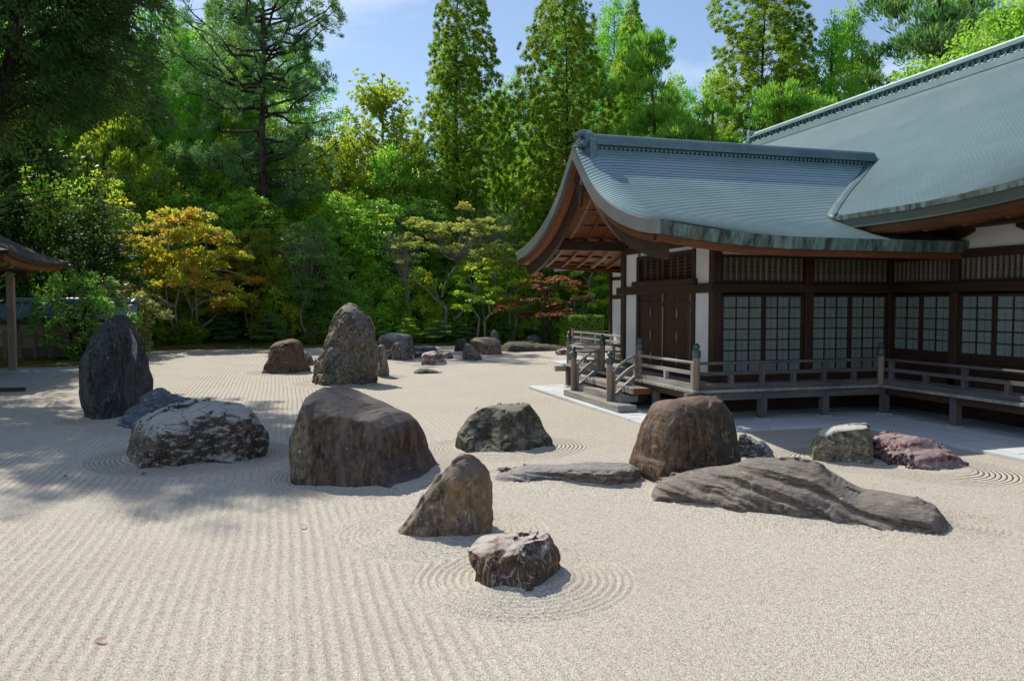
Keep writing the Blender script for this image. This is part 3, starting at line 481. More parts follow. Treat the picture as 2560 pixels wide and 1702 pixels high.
def gravel_mat():
    m = M_('white crushed granite gravel', 0.9, 0.25); v = m.coord(world=True)
    def wv(a, P=PER):
        s = m.math('SINE', m.math('MULTIPLY', a, 2 * math.pi / P)); t = m.math('ABSOLUTE', m.math('SINE', m.math('MULTIPLY', a, math.pi / P)))
        return m.math('ADD', m.math('MULTIPLY', s, 0.25), m.math('SUBTRACT', 0.75, m.math('MULTIPLY', t, 1.5)))
    h = m.math('ADD', m.math('MULTIPLY', wv(m.attr('line_x')), m.math('MULTIPLY', m.attr('wl'), 0.016)), m.math('MULTIPLY', wv(m.attr('ring_d'), RPER), m.math('MULTIPLY', m.attr('wr'), 0.020)))
    h = m.math('MULTIPLY', h, m.math('SUBTRACT', 1.0, m.attr('nearw')))
    cellc = m.voro(v, 115, 'F1', 'Color'); celld = m.voro(v, 115, 'F1', 'Distance'); cellc2 = m.voro(v, 48, 'F1', 'Color')
    sx = m.N.new('ShaderNodeSeparateColor'); m.L(cellc, sx.inputs[0])
    sy = m.N.new('ShaderNodeSeparateColor'); m.L(cellc2, sy.inputs[0])
    c = m.ramp(sx.outputs[0], [(0.0, (0.19, 0.17, 0.145)), (0.12, (0.34, 0.308, 0.262)), (0.45, (0.455, 0.415, 0.354)), (0.8, (0.535, 0.49, 0.42)), (1.0, (0.70, 0.66, 0.59))])
    c = m.mix(m.math('MULTIPLY', m.math('GREATER_THAN', sy.outputs[1], 0.93), 0.45), c, (0.22, 0.19, 0.15))
    c = m.mix(m.math('MULTIPLY', m.ramp(m.noise(v, 0.5, 4), [(0.4, 0), (0.7, 1)]), 0.22), c, (0.33, 0.29, 0.23))
    big = m.noise(v, 26, 4, 0.6)
    m.color(c)
    g = m.N.new('ShaderNodeNewGeometry'); hh = m.math('ADD', m.math('MULTIPLY', m.math('SUBTRACT', 1.0, celld), 0.0055), m.math('MULTIPLY', big, 0.006))
    m.bump(m.math('ADD', h, hh), 1.0, 1.0)
    return m.m
gravel = link('raked_gravel', gravel_mesh(), gravel_mat()); tag(gravel, 'pale raked gravel of the rock garden', kind='structure')

# terrain under and beyond, rising behind the hall
def terrain():
    xs = np.concatenate([np.linspace(-400, -60, 12), np.linspace(-50, 90, 71), np.linspace(110, 500, 12)])
    ys = np.concatenate([np.linspace(-200, -20, 8), np.linspace(-12, 120, 67), np.linspace(140, 700, 14)])
    X, Y = np.meshgrid(xs, ys, indexing='ij')
    hill = smooth(24, 60, X - 0.10 * Y) * 13 + smooth(60, 220, X) * 25
    back = smooth(47, 75, Y) * 2.4 * smooth(-60, 40, X) + smooth(140, 500, Y) * 10
    z = -0.07 + hill + back
    n = len(ys); i = np.arange(X.size).reshape(X.shape)
    q = np.stack([i[:-1, :-1], i[1:, :-1], i[1:, 1:], i[:-1, 1:]], -1).reshape(-1, 4)
    return mesh_arrays('ground', np.stack([X.ravel(), Y.ravel(), z.ravel()], -1), q, True)
tag(link('ground', terrain(), MAT['soil']), 'dark wooded ground behind the garden', kind='structure')
def ground_z(x, y):
    hill = float(smooth(24, 60, x - 0.10 * y)) * 13 + float(smooth(60, 220, x)) * 25
    return -0.07 + hill + float(smooth(47, 75, y)) * 2.4 * float(smooth(-60, 40, x))
def moss_bank():
    xs = np.linspace(-14, 24, 96); ys = np.array([43.9, 44.0, 44.15, 44.6, 45.3, 46.2, 47.5, 49, 51, 54])
    X, Y = np.meshgrid(xs, ys, indexing='ij')
    Yw = Y + 0.12 * np.sin(X * 1.3) + 0.2 * np.sin(X * 0.37)
    z = -0.05 + 0.16 * smooth(0, 0.5, Y - 43.9) + 0.3 * smooth(1, 9, Y - 43.9) + 0.05 * np.sin(X * 2.1 + Y) * smooth(0.3, 2, Y - 43.9)
    i = np.arange(X.size).reshape(X.shape); q = np.stack([i[:-1, :-1], i[1:, :-1], i[1:, 1:], i[:-1, 1:]], -1).reshape(-1, 4)
    return mesh_arrays('moss_bank', np.stack([X.ravel(), Yw.ravel(), z.ravel()], -1), q, True)
tag(link('moss_bank', moss_bank(), MAT['moss']), 'mossy bank along the far edge of the gravel', kind='structure')

# stone kerb at the far edge
# ------------------------------------------------------------------ granite paving round the hall
pave = empty('stone_pavement', (6.75, 12.7, 0), kind='structure'); tag(pave, 'pale granite paving under the veranda edge')
_slabs = {}
def slab(x0, x1, y0, y1, z1=0.06):
    g_ = 0.018; w, d = round(x1 - x0 - g_, 3), round(y1 - y0 - g_, 3)
    if w <= 0.02 or d <= 0.02: return
    k = (w, d)
    loc = ((x0 + x1) / 2, (y0 + y1) / 2, z1 - 0.06 + 0.003 * math.sin(x0 * 37 + y0 * 91))
    if k not in _slabs:
        o = G().box(-w / 2, w / 2, -d / 2, d / 2, 0, 0.06, 0.005).build('paving_slab', MAT['slab']); o.location = loc; adopt(o, pave); _slabs[k] = o
    else: dup(_slabs[k], loc, pave)
def pave_rect(x0, x1, y0, y1, lx, ly, along):
    """slabs in rows, joints of neighbouring rows staggered"""
    if along == 'y':
        nx = max(1, round((x1 - x0) / lx)); 
        for i in range(nx):
            a, b = x0 + (x1 - x0) * i / nx, x0 + (x1 - x0) * (i + 1) / nx; y = y0 - (ly * 0.5 if i % 2 else 0)
            while y < y1 - 1e-6: slab(a, b, max(y, y0), min(y + ly, y1)); y += ly
    else:
        ny = max(1, round((y1 - y0) / ly))
        for i in range(ny):
            a, b = y0 + (y1 - y0) * i / ny, y0 + (y1 - y0) * (i + 1) / ny; x = x0 - (lx * 0.5 if i % 2 else 0)
            while x < x1 - 1e-6: slab(max(x, x0), min(x + lx, x1), a, b); x += lx
pave_rect(6.75, 7.05, 12.73, 21.33, 0.3, 1.8, 'y')
pave_rect(7.05, 9.30, 13.03, 21.33, 0.56, 1.0, 'y')
pave_rect(7.05, 10.75, 12.73, 13.03, 1.8, 0.3, 'x')
pave_rect(9.30, 13.7, 13.03, 15.1, 1.0, 0.52, 'x')
pave_rect(10.75, 11.05, 3.4, 13.03, 0.3, 1.8, 'y')
pave_rect(11.05, 13.7, 3.4, 13.03, 0.55, 1.0, 'y')
pave_rect(10.6, 13.2, 24.0, 30.6, 0.6, 1.0, 'y')
G().box(6.77, 13.75, 12.75, 15.2, -0.06, 0.02).box(6.77, 9.4, 15.2, 21.30, -0.06, 0.02).box(10.77, 13.75, 3.4, 12.75, -0.06, 0.02).box(10.62, 13.2, 24.0, 30.58, -0.06, 0.02).build('pavement_bed', MAT['soil'], pave)

# ------------------------------------------------------------------ the temple hall: a west wing with a gable, joined to a big main roof
hall = empty('temple_hall', (9.0, 15.0, 0), 'dark timber temple hall with sweeping blue green copper roofs and white plaster walls', 'temple hall')
YC = 17.3; X0 = 6.57; YS = 15.0; YN = 19.6; XW = 9.0; XM = 13.6
def interp(pts):
    a = np.array(pts, float); return lambda t: float(np.interp(t, a[:, 0], a[:, 1]))
def smooth_curve(pts, n=120):
    """monotone-ish smoothing of a polyline"""
    a = np.array(pts, float); t = np.linspace(a[0, 0], a[-1, 0], n); z = np.interp(t, a[:, 0], a[:, 1])
    for _ in range(60): z[1:-1] = 0.25 * z[:-2] + 0.5 * z[1:-1] + 0.25 * z[2:]
    return lambda q: float(np.interp(q, t, z))
Vs = smooth_curve([(0, 6.02), (.3, 5.75), (.55, 5.5), (.76, 5.29), (1.1, 5.02), (1.45, 4.79), (1.9, 4.56), (2.33, 4.38), (2.9, 4.19), (3.5, 4.04), (4.0, 3.95), (4.48, 3.90)])
Mino = smooth_curve([(0, .10), (.2, .15), (.5, .2), (1.8, .19), (3.2, .06), (4.48, .0)])
def wing_z(x, s):
    t = min(1, max(0, (x - X0) / .62)); e = math.sin(t * math.pi / 2)
    k = min(1, max(0, (x - X0) / 3.2)); up = .235 * (1 - (1 - k) ** 2) * (s / 4.48) ** 3
    return Vs(s) + Mino(s) * e - up
Rx = smooth_curve([(11.5, 4.28), (12.5, 4.76), (13.7, 5.38), (14.9, 6.10), (17, 7.52), (19.0, 9.06)])
def main_z(x, y):
    up = 0.0 if y > 12.5 else 0.018 * (12.5 - y) ** 2
    return Rx(x) + up * (1 - min(1, (x - 11.5) / 7.5)) ** 2
SE = 4.48; NROW = 50
xs = list(np.concatenate([X0 + .62 * np.linspace(0, 1, 9), np.linspace(7.4, 9.6, 9), np.linspace(10.0, 15.2, 9)]))
wroof = empty('wing_roof', (9.0, YC, 3.7)); adopt(wroof, hall)
ss = np.linspace(0.0, SE, NROW + 1)
for side, nm in ((-1, 'south'), (1, 'north')):
    g = G()
    for k in range(NROW):
        a, b = ss[k], ss[k + 1]
        ra = [(x, YC + side * a, wing_z(x, a) + .002) for x in xs]
        rb = [(x, YC + side * (b + .004), wing_z(x, b) + .010) for x in xs]
        rc = [(x, YC + side * (b - .03), wing_z(x, b - .03) - .006) for x in xs]
        g.strip([ra, rb, rc])
    o = g.build('roof_slope', MAT['roof'], wroof, fix=False); o['kind'] = 'stuff'
# eave edges (south and north): copper face then brown board
for side in (-1, 1):
    g = G(); xe = [x for x in xs if x < 13.6] + [13.58]
    top = [(x, YC + side * (SE + .006), wing_z(x, SE) + .015) for x in xe]; bot = [(x, YC + side * (SE - .05), wing_z(x, SE) - .215) for x in xe]
    inn = [(x, YC + side * (SE - .20), wing_z(x, SE) - .22) for x in xe]
    g.strip([top, bot, inn]); g.build('eave_edge', MAT['fascia'], wroof)
    g = G(); t2 = [(x, YC + side * (SE - .14), wing_z(x, SE) - .222) for x in xe]; b2 = [(x, YC + side * (SE - .17), wing_z(x, SE) - .335) for x in xe]; i2 = [(x, YC + side * (SE - .30), wing_z(x, SE) - .34) for x in xe]
    i3 = [(x, YC + side * (SE - .30), wing_z(x, SE) - .22) for x in xe]
    g.strip([t2, b2, i2, i3]); g.build('eave_board', MAT['red_x'], wroof)
# verge at the gable end: pale copper band, brown board, dark bargeboard, on both slopes
sv = np.linspace(0, SE, 40)
for side in (-1, 1):
    def band(xa, xb, d0, d1, s_end, mat, name):
        g = G(); sq = [s for s in sv if s <= s_end]
        P = lambda x, s, d: (x, YC + side * s, Vs(s) - d)
        g.strip([[P(xb, s, d0) for s in sq], [P(xa, s, d0) for s in sq], [P(xa, s, d1) for s in sq], [P(xb, s, d1) for s in sq], [P(xb, s, d0) for s in sq]])
        e = sq[-1]; g.add([P(xa, e, d0), P(xb, e, d0), P(xb, e, d1), P(xa, e, d1)], [(0, 1, 2, 3)])
        return g.build(name, mat, wroof)
    band(X0 - .012, X0 + .09, -.028, .235, SE, MAT['verge'], 'verge_band')
    band(X0 + .09, X0 + .24, .19, .40, SE - .18, MAT['red_y'], 'verge_board')
    band(X0 + .26, X0 + .35, .34, .72, SE - .30, MAT['dark_y'], 'bargeboard')
    # boarded soffit below the overhang and under the eaves
    g = G(); sq = np.linspace(0, SE - .25, 24)
    rows = [[(x, YC + side * s, wing_z(min(x, 7.2), s) - .44 + .12 * (s / SE) + (.0 if x < 7.2 else -.02 * (x - 7.2)) ) for x in (X0 + .1, 8.0, 9.0, 11.5, 13.55)] for s in sq]
    g.strip(rows); g.build('soffit', MAT['red_y'], wroof)
    sz = lambda s, x=8.0: wing_z(7.2, s) - .44 + .12 * (s / SE) - .02 * (x - 7.2)
    proto = None
    nraf = int((13.3 - 7.35) / .47) + 1
    for k in range(nraf):
        x = 7.35 + .47 * k
        g = G(); q = [(0, YC + side * s, sz(s, x)) for s in np.linspace(.15 if x < 9 else 2.0, SE - .33, 12)]
        A = [[(x - .04, p[1], p[2] + .01) for p in q], [(x - .04, p[1], p[2] - .085) for p in q], [(x + .04, p[1], p[2] - .085) for p in q], [(x + .04, p[1], p[2] + .01) for p in q]]
        g.strip(A); e = q[-1]; g.add([(x - .04, e[1], e[2] + .01), (x - .04, e[1], e[2] - .085), (x + .04, e[1], e[2] - .085), (x + .04, e[1], e[2] + .01)], [(0, 1, 2, 3)])
        g.build('rafter', MAT['tan_y'] if k % 3 == 0 else MAT['red_y'], wroof)
    for s in (.55, 1.1, 1.65, 2.75, 3.3, 3.85):
        G().box(X0 + .36, 9.0, YC + side * s - .025, YC + side * s + .025, sz(s) - .05, sz(s) + .02).build('batten', MAT['dark_x'], wroof)
    G().box(X0 + .40, 13.5, YC + side * 2.25 - .10, YC + side * 2.25 + .10, sz(2.25) - .34, sz(2.25) - .087, .008).build('purlin', MAT['dark_x'], wroof)
G().box(X0 + .38, 9.2, YC - .11, YC + .11, 5.18, 5.46, .01).build('purlin', MAT['dark_x'], wroof)
# hanging gable ornament
g = G(); g.prism([(YC - .30, 5.42), (YC - .34, 5.26), (YC - .22, 5.18), (YC - .16, 5.02), (YC - .07, 4.90), (YC, 4.68), (YC + .07, 4.90), (YC + .16, 5.02), (YC + .22, 5.18), (YC + .34, 5.26), (YC + .30, 5.42), (YC, 5.62)], 'x', X0 + .17, X0 + .25)
for dy in (-.2, .2): g.tube([(X0 + .12, YC + dy, 5.24), (X0 + .20, YC + dy, 5.24)], [.09, .10], 10)
g.tube([(X0 + .10, YC, 5.3), (X0 + .20, YC, 5.3)], [.05, .07], 6)
g.build('gable_pendant', MAT['dark_z'], wroof)
# ridge of the wing
def ridge_profile(k=1.0):
    h = [(.30, -.12), (.30, .02), (.20, .03), (.20, .13), (.29, .135), (.29, .20), (.25, .205), (.25, .265), (.21, .27), (.20, .33), (.15, .385), (.07, .42), (0, .43)]
    return [(-a, b) for a, b in h] + [(a, b) for a, b in h[::-1][1:]]
zb = 5.965
g = G(); pr_ = [(YC + a, zb + b) for a, b in ridge_profile()]; g.prism(pr_, 'x', 6.98, 14.95); wr = g.build('ridge', MAT['ridge'], wroof)
g = G()
for k in range(66):
    x = 7.08 + k * .118
    for sd in (-1, 1): g.tube([(x, YC + sd * .19, zb + .075), (x, YC + sd * .265, zb + .070)], .036, 7)
o = g.build('ridge_tile_end', MAT['ridge'], wroof); o['kind'] = 'stuff'
# ridge-end ornament
g = G()
g.prism([(YC - .34, 5.80), (YC - .40, 5.95), (YC - .30, 6.02), (YC - .36, 6.15), (YC - .25, 6.25), (YC - .24, 6.36), (YC - .12, 6.46), (YC, 6.45), (YC + .12, 6.46), (YC + .24, 6.36), (YC + .25, 6.25), (YC + .36, 6.15), (YC + .30, 6.02), (YC + .40, 5.95), (YC + .34, 5.80)], 'x', 6.78, 6.99)
for sd in (-1, 1):
    g.box(6.84, 7.02, YC + sd * .38 - .05, YC + sd * .38 + .05, 5.66, 6.22, .03)
    g.tube([(6.80, YC + sd * .40, 5.64), (7.04, YC + sd * .40, 5.64)], .075, 10)
    for (dy, dz, r) in ((.17, 6.36, .085), (.22, 6.10, .10), (.16, 5.90, .09)):
        g.tube([(6.70, YC + sd * dy, dz), (6.80, YC + sd * dy, dz)], [r * .8, r], 12); g.tube([(6.66, YC + sd * dy, dz), (6.72, YC + sd * dy, dz)], [r * .4, r * .45], 10)
    g.bar((6.74, YC + sd * .05, 6.45), (6.74, YC + sd * .14, 5.82), .05, .05)
g.tube([(6.68, YC, 6.14), (6.80, YC, 6.14)], [.10, .13], 14)
g.build('ridge_end_ornament', MAT['ridge'], wroof)

# --- main roof
mroof = empty('main_roof', (16, 16, 4.3)); adopt(mroof, hall)
NR2 = 118; xr = np.linspace(11.5, 19.0, NR2 + 1)
# rows follow arc length so that they look evenly wide
arc = np.concatenate([[0], np.cumsum(np.hypot(np.diff(np.linspace(11.5, 19, 400)), np.diff([Rx(x) for x in np.linspace(11.5, 19, 400)])))])
xr = np.interp(np.linspace(0, arc[-1], NR2 + 1), arc, np.linspace(11.5, 19, 400))
ym = list(np.linspace(4.0, 12.5, 12)) + [15, 18, 22, 26, 28.75]
g = G()
for k in range(NR2, 0, -1):
    a, b = xr[k], xr[k - 1]
    g.strip([[(a, y, main_z(a, y) + .002) for y in ym], [(b - .004, y, main_z(b, y) + .010) for y in ym], [(b + .030, y, main_z(b + .030, y) - .006) for y in ym]])
o = g.build('roof_slope', MAT['roof'], mroof, fix=False); o['kind'] = 'stuff'
# pale purple-grey valley flashing, a soft curve where the two roofs meet
val = []
for k in range(26):
    s = 0.28 + (2.95 - .28) * k / 25
    z = wing_z(12.0, s); xv = np.interp(z, [Rx(x) for x in np.linspace(11.5, 19, 300)], np.linspace(11.5, 19, 300))
    val.append((xv, YC - s, z))
g = G(); wv_ = .045
g.strip([[(x - wv_, y, wing_z(12, YC - y) + .028) for x, y, z in val], [(x - .06, y + .0, z + .050) for x, y, z in val], [(x + .05, y - .06, main_z(x + .05, y) + .05) for x, y, z in val], [(x + wv_ * .8, y - .16, main_z(x + wv_ * .8, y) + .028) for x, y, z in val]], True)
MAT['valley'] = copper('lilac grey valley sheet', (0.15, 0.20, 0.26), (0.18, 0.23, 0.29), (0.20, 0.24, 0.29), False, 0.85, 0.0)
g.build('valley_flashing', MAT['ridge'], mroof)
# back slope and ends (out of sight, close the volume)
G().add([(19.0, 4.0, 9.05), (19.0, 28.75, 9.05), (27.5, 28.75, 4.0), (27.5, 4.0, 4.0)], [(0, 1, 2, 3)]).build('roof_back', MAT['roof'], mroof, fix=False)
for y in (4.2, 28.4):
    G().add([(x, y, Rx(x) - .3) for x in np.linspace(11.7, 19, 14)] + [(27.3, y, 3.9), (11.7, y, 3.9)], [tuple(range(16))]).build('gable_wall', MAT['plaster'], mroof, fix=False)
ye = [4.0] + list(np.linspace(5, 12.5, 12)) + [13.2, 14.0, 14.8, 17.0]
E_ = lambda x, y, d: (x, y, main_z(11.5, y) - d)
G().strip([[E_(11.49, y, -.015) for y in ye], [E_(11.51, y, .085) for y in ye], [E_(11.62, y, .09) for y in ye]]).build('eave_edge', MAT['fascia'], mroof)
G().strip([[E_(11.54, y, .088) for y in ye], [E_(11.57, y, .275) for y in ye], [E_(11.80, y, .28) for y in ye]]).build('eave_board', MAT['eave_dark'], mroof)
G().strip([[E_(11.72, y, .28) for y in ye], [E_(11.74, y, .44) for y in ye], [E_(11.95, y, .45) for y in ye], [E_(11.95, y, .26) for y in ye]]).build('eave_board', MAT['red_y'], mroof)
G().strip([[(x, y, main_z(11.5, y) - .40 + .30 * (x - 11.7) / 1.9) for y in ye] for x in (11.6, 13.6)]).build('soffit', MAT['red_x'], mroof)
for k in range(24):
    y = 14.6 - .45 * k
    if y < 4.2: break
    z0_ = main_z(11.5, y) - .40
    G().bar((11.98, y, z0_ - .02), (13.6, y, z0_ + .24), .09, .11).build('rafter', MAT['red_x'] if k % 2 else MAT['dark_x'], mroof)
G().box(13.05, 13.22, 4.2, 14.95, 3.93, 4.12, .01).build('purlin', MAT['dark_y'], mroof)
# ridge of the main roof with its row of open ring tiles
zb2 = 9.03
g = G(); g.prism([(19 + a * 1.25, zb2 + b * 1.02) for a, b in [(-.28, -.2), (-.28, .0), (-.20, .0), (-.20, .20), (-.30, .205), (-.30, .27), (-.24, .275), (-.24, .34), (-.18, .345), (-.15, .42), (-.07, .46), (.07, .46), (.15, .42), (.18, .345), (.24, .34), (.24, .275), (.30, .27), (.30, .205), (.20, .20), (.20, 0), (.28, 0), (.28, -.2)]], 'y', 4.0, 28.55)
mr = g.build('ridge', MAT['ridge_pale'], mroof)
def ring(r=.10, t=.028, n=14, m=6):
    g = G(); vs = []; 
    for i in range(n):
        a = 2 * math.pi * i / n
        for j in range(m):
            b = 2 * math.pi * j / m; vs.append((t * 1.8 * math.sin(b), (r + t * math.cos(b)) * math.cos(a), (r + t * math.cos(b)) * math.sin(a)))
    g.add(vs, [(i * m + j, ((i + 1) % n) * m + j, ((i + 1) % n) * m + (j + 1) % m, i * m + (j + 1) % m) for i in range(n) for j in range(m)], True); return g
r0 = None; c0 = None
for k in range(60):
    y = 28.3 - .405 * k
    if y < 4.2: break
    loc = (18.70, y, zb2 + .10)
    if r0 is None:
        r0 = ring().build('ridge_ring_tile', MAT['ridge']); r0.location = loc; adopt(r0, mroof)
        g = G(); P = [(.0, .13 * math.cos(a), .11 * math.sin(a) + .02) for a in np.linspace(math.pi * 1.05, math.pi * 1.95, 7)]
        g.tube(P, [.012, .028, .036, .038, .036, .028, .012], 6); c0 = g.build('ridge_crescent_tile', MAT['ridge_pale']); c0.location = (18.70, y - .2, zb2 + .10); adopt(c0, mroof)
    else: dup(r0, loc, mroof); dup(c0, (18.70, y - .2, zb2 + .10), mroof)
g = G(); g.box(18.62, 19.38, 28.55, 28.75, 8.75, 9.56, .03); g.box(18.45, 18.70, 28.52, 28.80, 8.62, 9.12, .04); g.tube([(18.5, 28.5, 8.66), (18.5, 28.82, 8.66)], .12, 10); g.tube([(19.0, 28.7, 9.2), (19.0, 28.9, 9.2)], [.25, .2], 12)
g.build('ridge_end_ornament', MAT['ridge_pale'], mroof)

# --- walls
def post(x, y, z0=.70, z1=3.75, w=.20, mat='dark_z'):
    return G().box(x - w / 2, x + w / 2, y - w / 2, y + w / 2, z0, z1, .008).build('post', MAT[mat], hall)
for (x, y) in ((XW, YS), (11.33, YS), (XM, YS), (XW, YN), (XM, 13.13), (XM, 11.26), (XM, 9.39), (XM, 7.52), (XM, 5.65)): post(x, y, w=.21 if y > 14 else .20)
for y in (15.86, 18.72): post(XW - .0, y, .70, 3.62, .15)
G().box(XW - .13, XW + .02, 14.82, 19.95, 2.65, 2.85, .008).build('tie_beam', MAT['dark_y'], hall)
G().box(XW - .17, XW + .03, 15.70, 18.88, 2.853, 2.98, .008).build('door_lintel', MAT['dark_y'], hall)
G().box(8.82, XM, YS - .13, YS + .02, 2.648, 2.848, .008).build('tie_beam', MAT['dark_x'], hall)
G().box(XM - .13, XM + .02, 4.6, 14.87, 2.652, 2.852, .008).build('tie_beam', MAT['dark_y'], hall)
G().box(XW - .10, XW + .10, 14.9, 19.7, 3.72, 3.90, .008).build('wall_plate', MAT['dark_y'], hall)
G().box(XW - .06, XW + .06, 15.94, 18.64, 3.55, 3.63, .005).build('lattice_rail', MAT['dark_y'], hall)
G().box(8.7, XM, YS - .09, YS + .09, 3.62, 3.78, .008).build('wall_plate', MAT['dark_x'], hall)
G().box(XM - .09, XM + .09, 4.6, 15, 3.40, 3.53, .008).build('wall_plate', MAT['dark_y'], hall)
# bracket shapes under the main purlin
for y in (13.13, 11.26, 9.39):
    G().prism([(y - .45, 3.95), (y + .45, 3.95), (y + .45, 3.88), (y + .25, 3.79), (y + .11, 3.76), (y - .11, 3.76), (y - .25, 3.79), (y - .45, 3.88)], 'x', XM - .10, XM + .06).build('bracket', MAT['dark_y'], hall)
G().box(XM - .12, XM + .10, 4.6, 15, 3.953, 4.10, .008).build('wall_plate', MAT['dark_y'], hall)
def wallp(x0, x1, y0, y1, z0, z1): return G().box(x0, x1, y0, y1, z0, z1).build('plaster_panel', MAT['plaster'], hall)
for (a, b) in ((15.11, 15.78), (18.80, 19.49)):
    wallp(XW - .03, XW + .06, a, b, .82, 2.645); wallp(XW - .03, XW + .06, a, b, 2.855, 3.715)
wallp(XW - .02, XW + .06, 15.94, 18.64, 3.633, 3.718)
G().add([(XW + .02, YC + s, wing_z(9, abs(s)) - .5) for s in np.linspace(-2.5, 2.5, 15)] + [(XW + .02, YC + 2.5, 3.9), (XW + .02, YC - 2.5, 3.9)], [tuple(range(17))]).build('plaster_panel', MAT['plaster'], hall, fix=False)
wallp(XW + .1, XM - .1, YS - .02, YS + .06, 3.463, 3.618)
wallp(XW + .1, XM - .1, YS - .015, YS + .06, 3.783, 3.95)
wallp(XM - .02, XM + .06, 4.6, 14.9, 3.533, 3.948)
# closed volume behind the walls
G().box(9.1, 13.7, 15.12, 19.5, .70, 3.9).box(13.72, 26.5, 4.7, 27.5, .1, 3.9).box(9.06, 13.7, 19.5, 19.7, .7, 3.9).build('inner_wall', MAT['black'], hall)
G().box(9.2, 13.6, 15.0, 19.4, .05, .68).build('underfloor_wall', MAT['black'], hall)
# sills
G().box(XW - .09, XW + .1, 14.9, 19.7, .70, .82, .006).build('sill', MAT['dark_y'], hall)
G().box(XW, XM, YS - .10, YS + .1, .702, .87, .006).build('sill', MAT['dark_x'], hall)
G().box(XM - .10, XM + .1, 4.6, 14.9, .704, .84, .006).build('sill', MAT['dark_y'], hall)

# double door in the west gable
MAT['door'] = wood('dark red door board', (0.045, 0.016, 0.009), (0.10, 0.036, 0.018), 0.5, 2)
for k, (a, b) in enumerate(((15.95, 17.285), (17.315, 18.64))):
    d = empty('door_leaf', (XW - .03, (a + b) / 2, .82)); adopt(d, hall)
    n = 5
    for i in range(n):
        y0 = a + (b - a) * i / n; G().box(XW - .03 - .004 * (i % 2), XW + .04, y0 + .004, y0 + (b - a) / n - .004, .82, 2.648).build('door_board', MAT['dark_z'] if (i + k) % 3 else MAT['door'], d)
    for z in (1.02, 2.40): G().box(XW - .055, XW - .034, a, b, z - .05, z + .05).build('door_rail', MAT['dark_y'], d)
    G().box(XW - .05, XW - .034, a, a + .06, .82, 2.648).build('door_stile', MAT['tan_z'], d)
    for z in (2.18, 1.62, 1.06):
        yc = (a + b) / 2
        G().prism([(yc, z - .14), (yc + .035, z - .05), (yc + .035, z + .05), (yc, z + .14), (yc - .035, z + .05), (yc - .035, z - .05)], 'x', XW - .065, XW - .035).build('door_fitting', MAT['tan_z'], d)
# fine lattice above the door
for (a, b) in ((15.96, 17.24), (17.36, 18.63)):
    t = empty('door_transom', (XW, (a + b) / 2, 3.0)); adopt(t, hall)
    G().box(XW + .035, XW + .05, a, b, 2.98, 3.55).build('backing', MAT['black'], t)
    for i in range(15): y = a + (b - a) * (i + .5) / 15; G().box(XW - .01, XW + .02, y - .012, y + .012, 2.98, 3.55).build('lattice_bar', MAT['tan_z'] if i % 4 == 0 else MAT['dark_z'], t)
    for i in range(7): z = 2.98 + .57 * (i + .5) / 7; G().box(XW - .018, XW + .012, a, b, z - .014, z + .014).build('lattice_bar', MAT['dark_y'], t)
G().box(XW - .07, XW + .06, 17.24, 17.36, 2.98, 3.55).build('post', MAT['dark_z'], hall)

# paper sliding doors behind glass: frame, thick bars, fine bars, and every pane
def T_(axis, o, a, d, z): return (a, o + d, z) if axis == 'x' else (o + d, a, z)      # along the wall, outwards, up
def bx(g, axis, o, a0, a1, d0, d1, z0, z1):
    if axis == 'x': g.box(a0, a1, o + d0, o + d1, z0, z1)
    else: g.box(o + d0, o + d1, a0, a1, z0, z1)
def sliding_door(axis, o, a0, a1, z0, z1, nc, nr, board=None):
    """axis: wall direction; o: wall plane; the outside is towards lower x / y"""
    c = ((a0 + a1) / 2); p = empty('sliding_door', T_(axis, o, c, 0, z0)); adopt(p, hall)
    st = .045; ax_ = '_x' if axis == 'x' else '_y'
    g = G()
    for q in (a0, a1 - st): bx(g, axis, o, q, q + st, -.03, .02, z0 if board is None else board, z1)
    for q in (z0, z1 - st): bx(g, axis, o, a0 + st, a1 - st, -.028, .018, q, q + st)
    g.build('frame', MAT['dark_z'], p)
    ia, ib, ja, jb = a0 + st, a1 - st, z0 + st, z1 - st
    g = G()
    for i in range(1, nc): q = ia + (ib - ia) * i / nc; bx(g, axis, o, q - .010, q + .010, -.022, .006, ja, jb)
    for j in range(1, nr): q = ja + (jb - ja) * j / nr; bx(g, axis, o, ia, ib, -.024, .004, q - .011, q + .011)
    g.build('glazing_bar', MAT['dark_z'], p)
    g = G()
    for i in range(nc): q = ia + (ib - ia) * (i + .5) / nc; bx(g, axis, o, q - .006, q + .006, .000, .010, ja, jb)
    for j in range(nr): q = ja + (jb - ja) * (j + .5) / nr; bx(g, axis, o, ia, ib, .001, .011, q - .005, q + .005)
    g.build('fine_bar', MAT['tan' + ax_], p)
    w, h = (ib - ia) / nc, (jb - ja) / nr; pr0 = None
    for i in range(nc):
        for j in range(nr):
            loc = T_(axis, o, ia + w * (i + .5), .018, ja + h * (j + .5))
            if pr0 is None:
                g = G(); bx(g, axis, 0, -w / 2, w / 2, -.004, .004, -h / 2, h / 2); pr0 = g.build('pane', MAT['paper']); pr0.location = loc; adopt(pr0, p)
            else: dup(pr0, loc, p)
    if board is not None:
        g = G(); n = 6
        bx(g, axis, o, ia, ib, .004, .012, board, z0); g.build('lower_panel', MAT['dark' + ax_], p)
        for j in range(n):
            q = board + (z0 - board) * (j + .5) / n; g = G(); bx(g, axis, o, ia, ib, -.020, .0, q - .018, q + .018); g.build('slat', MAT['dark' + ax_], p)
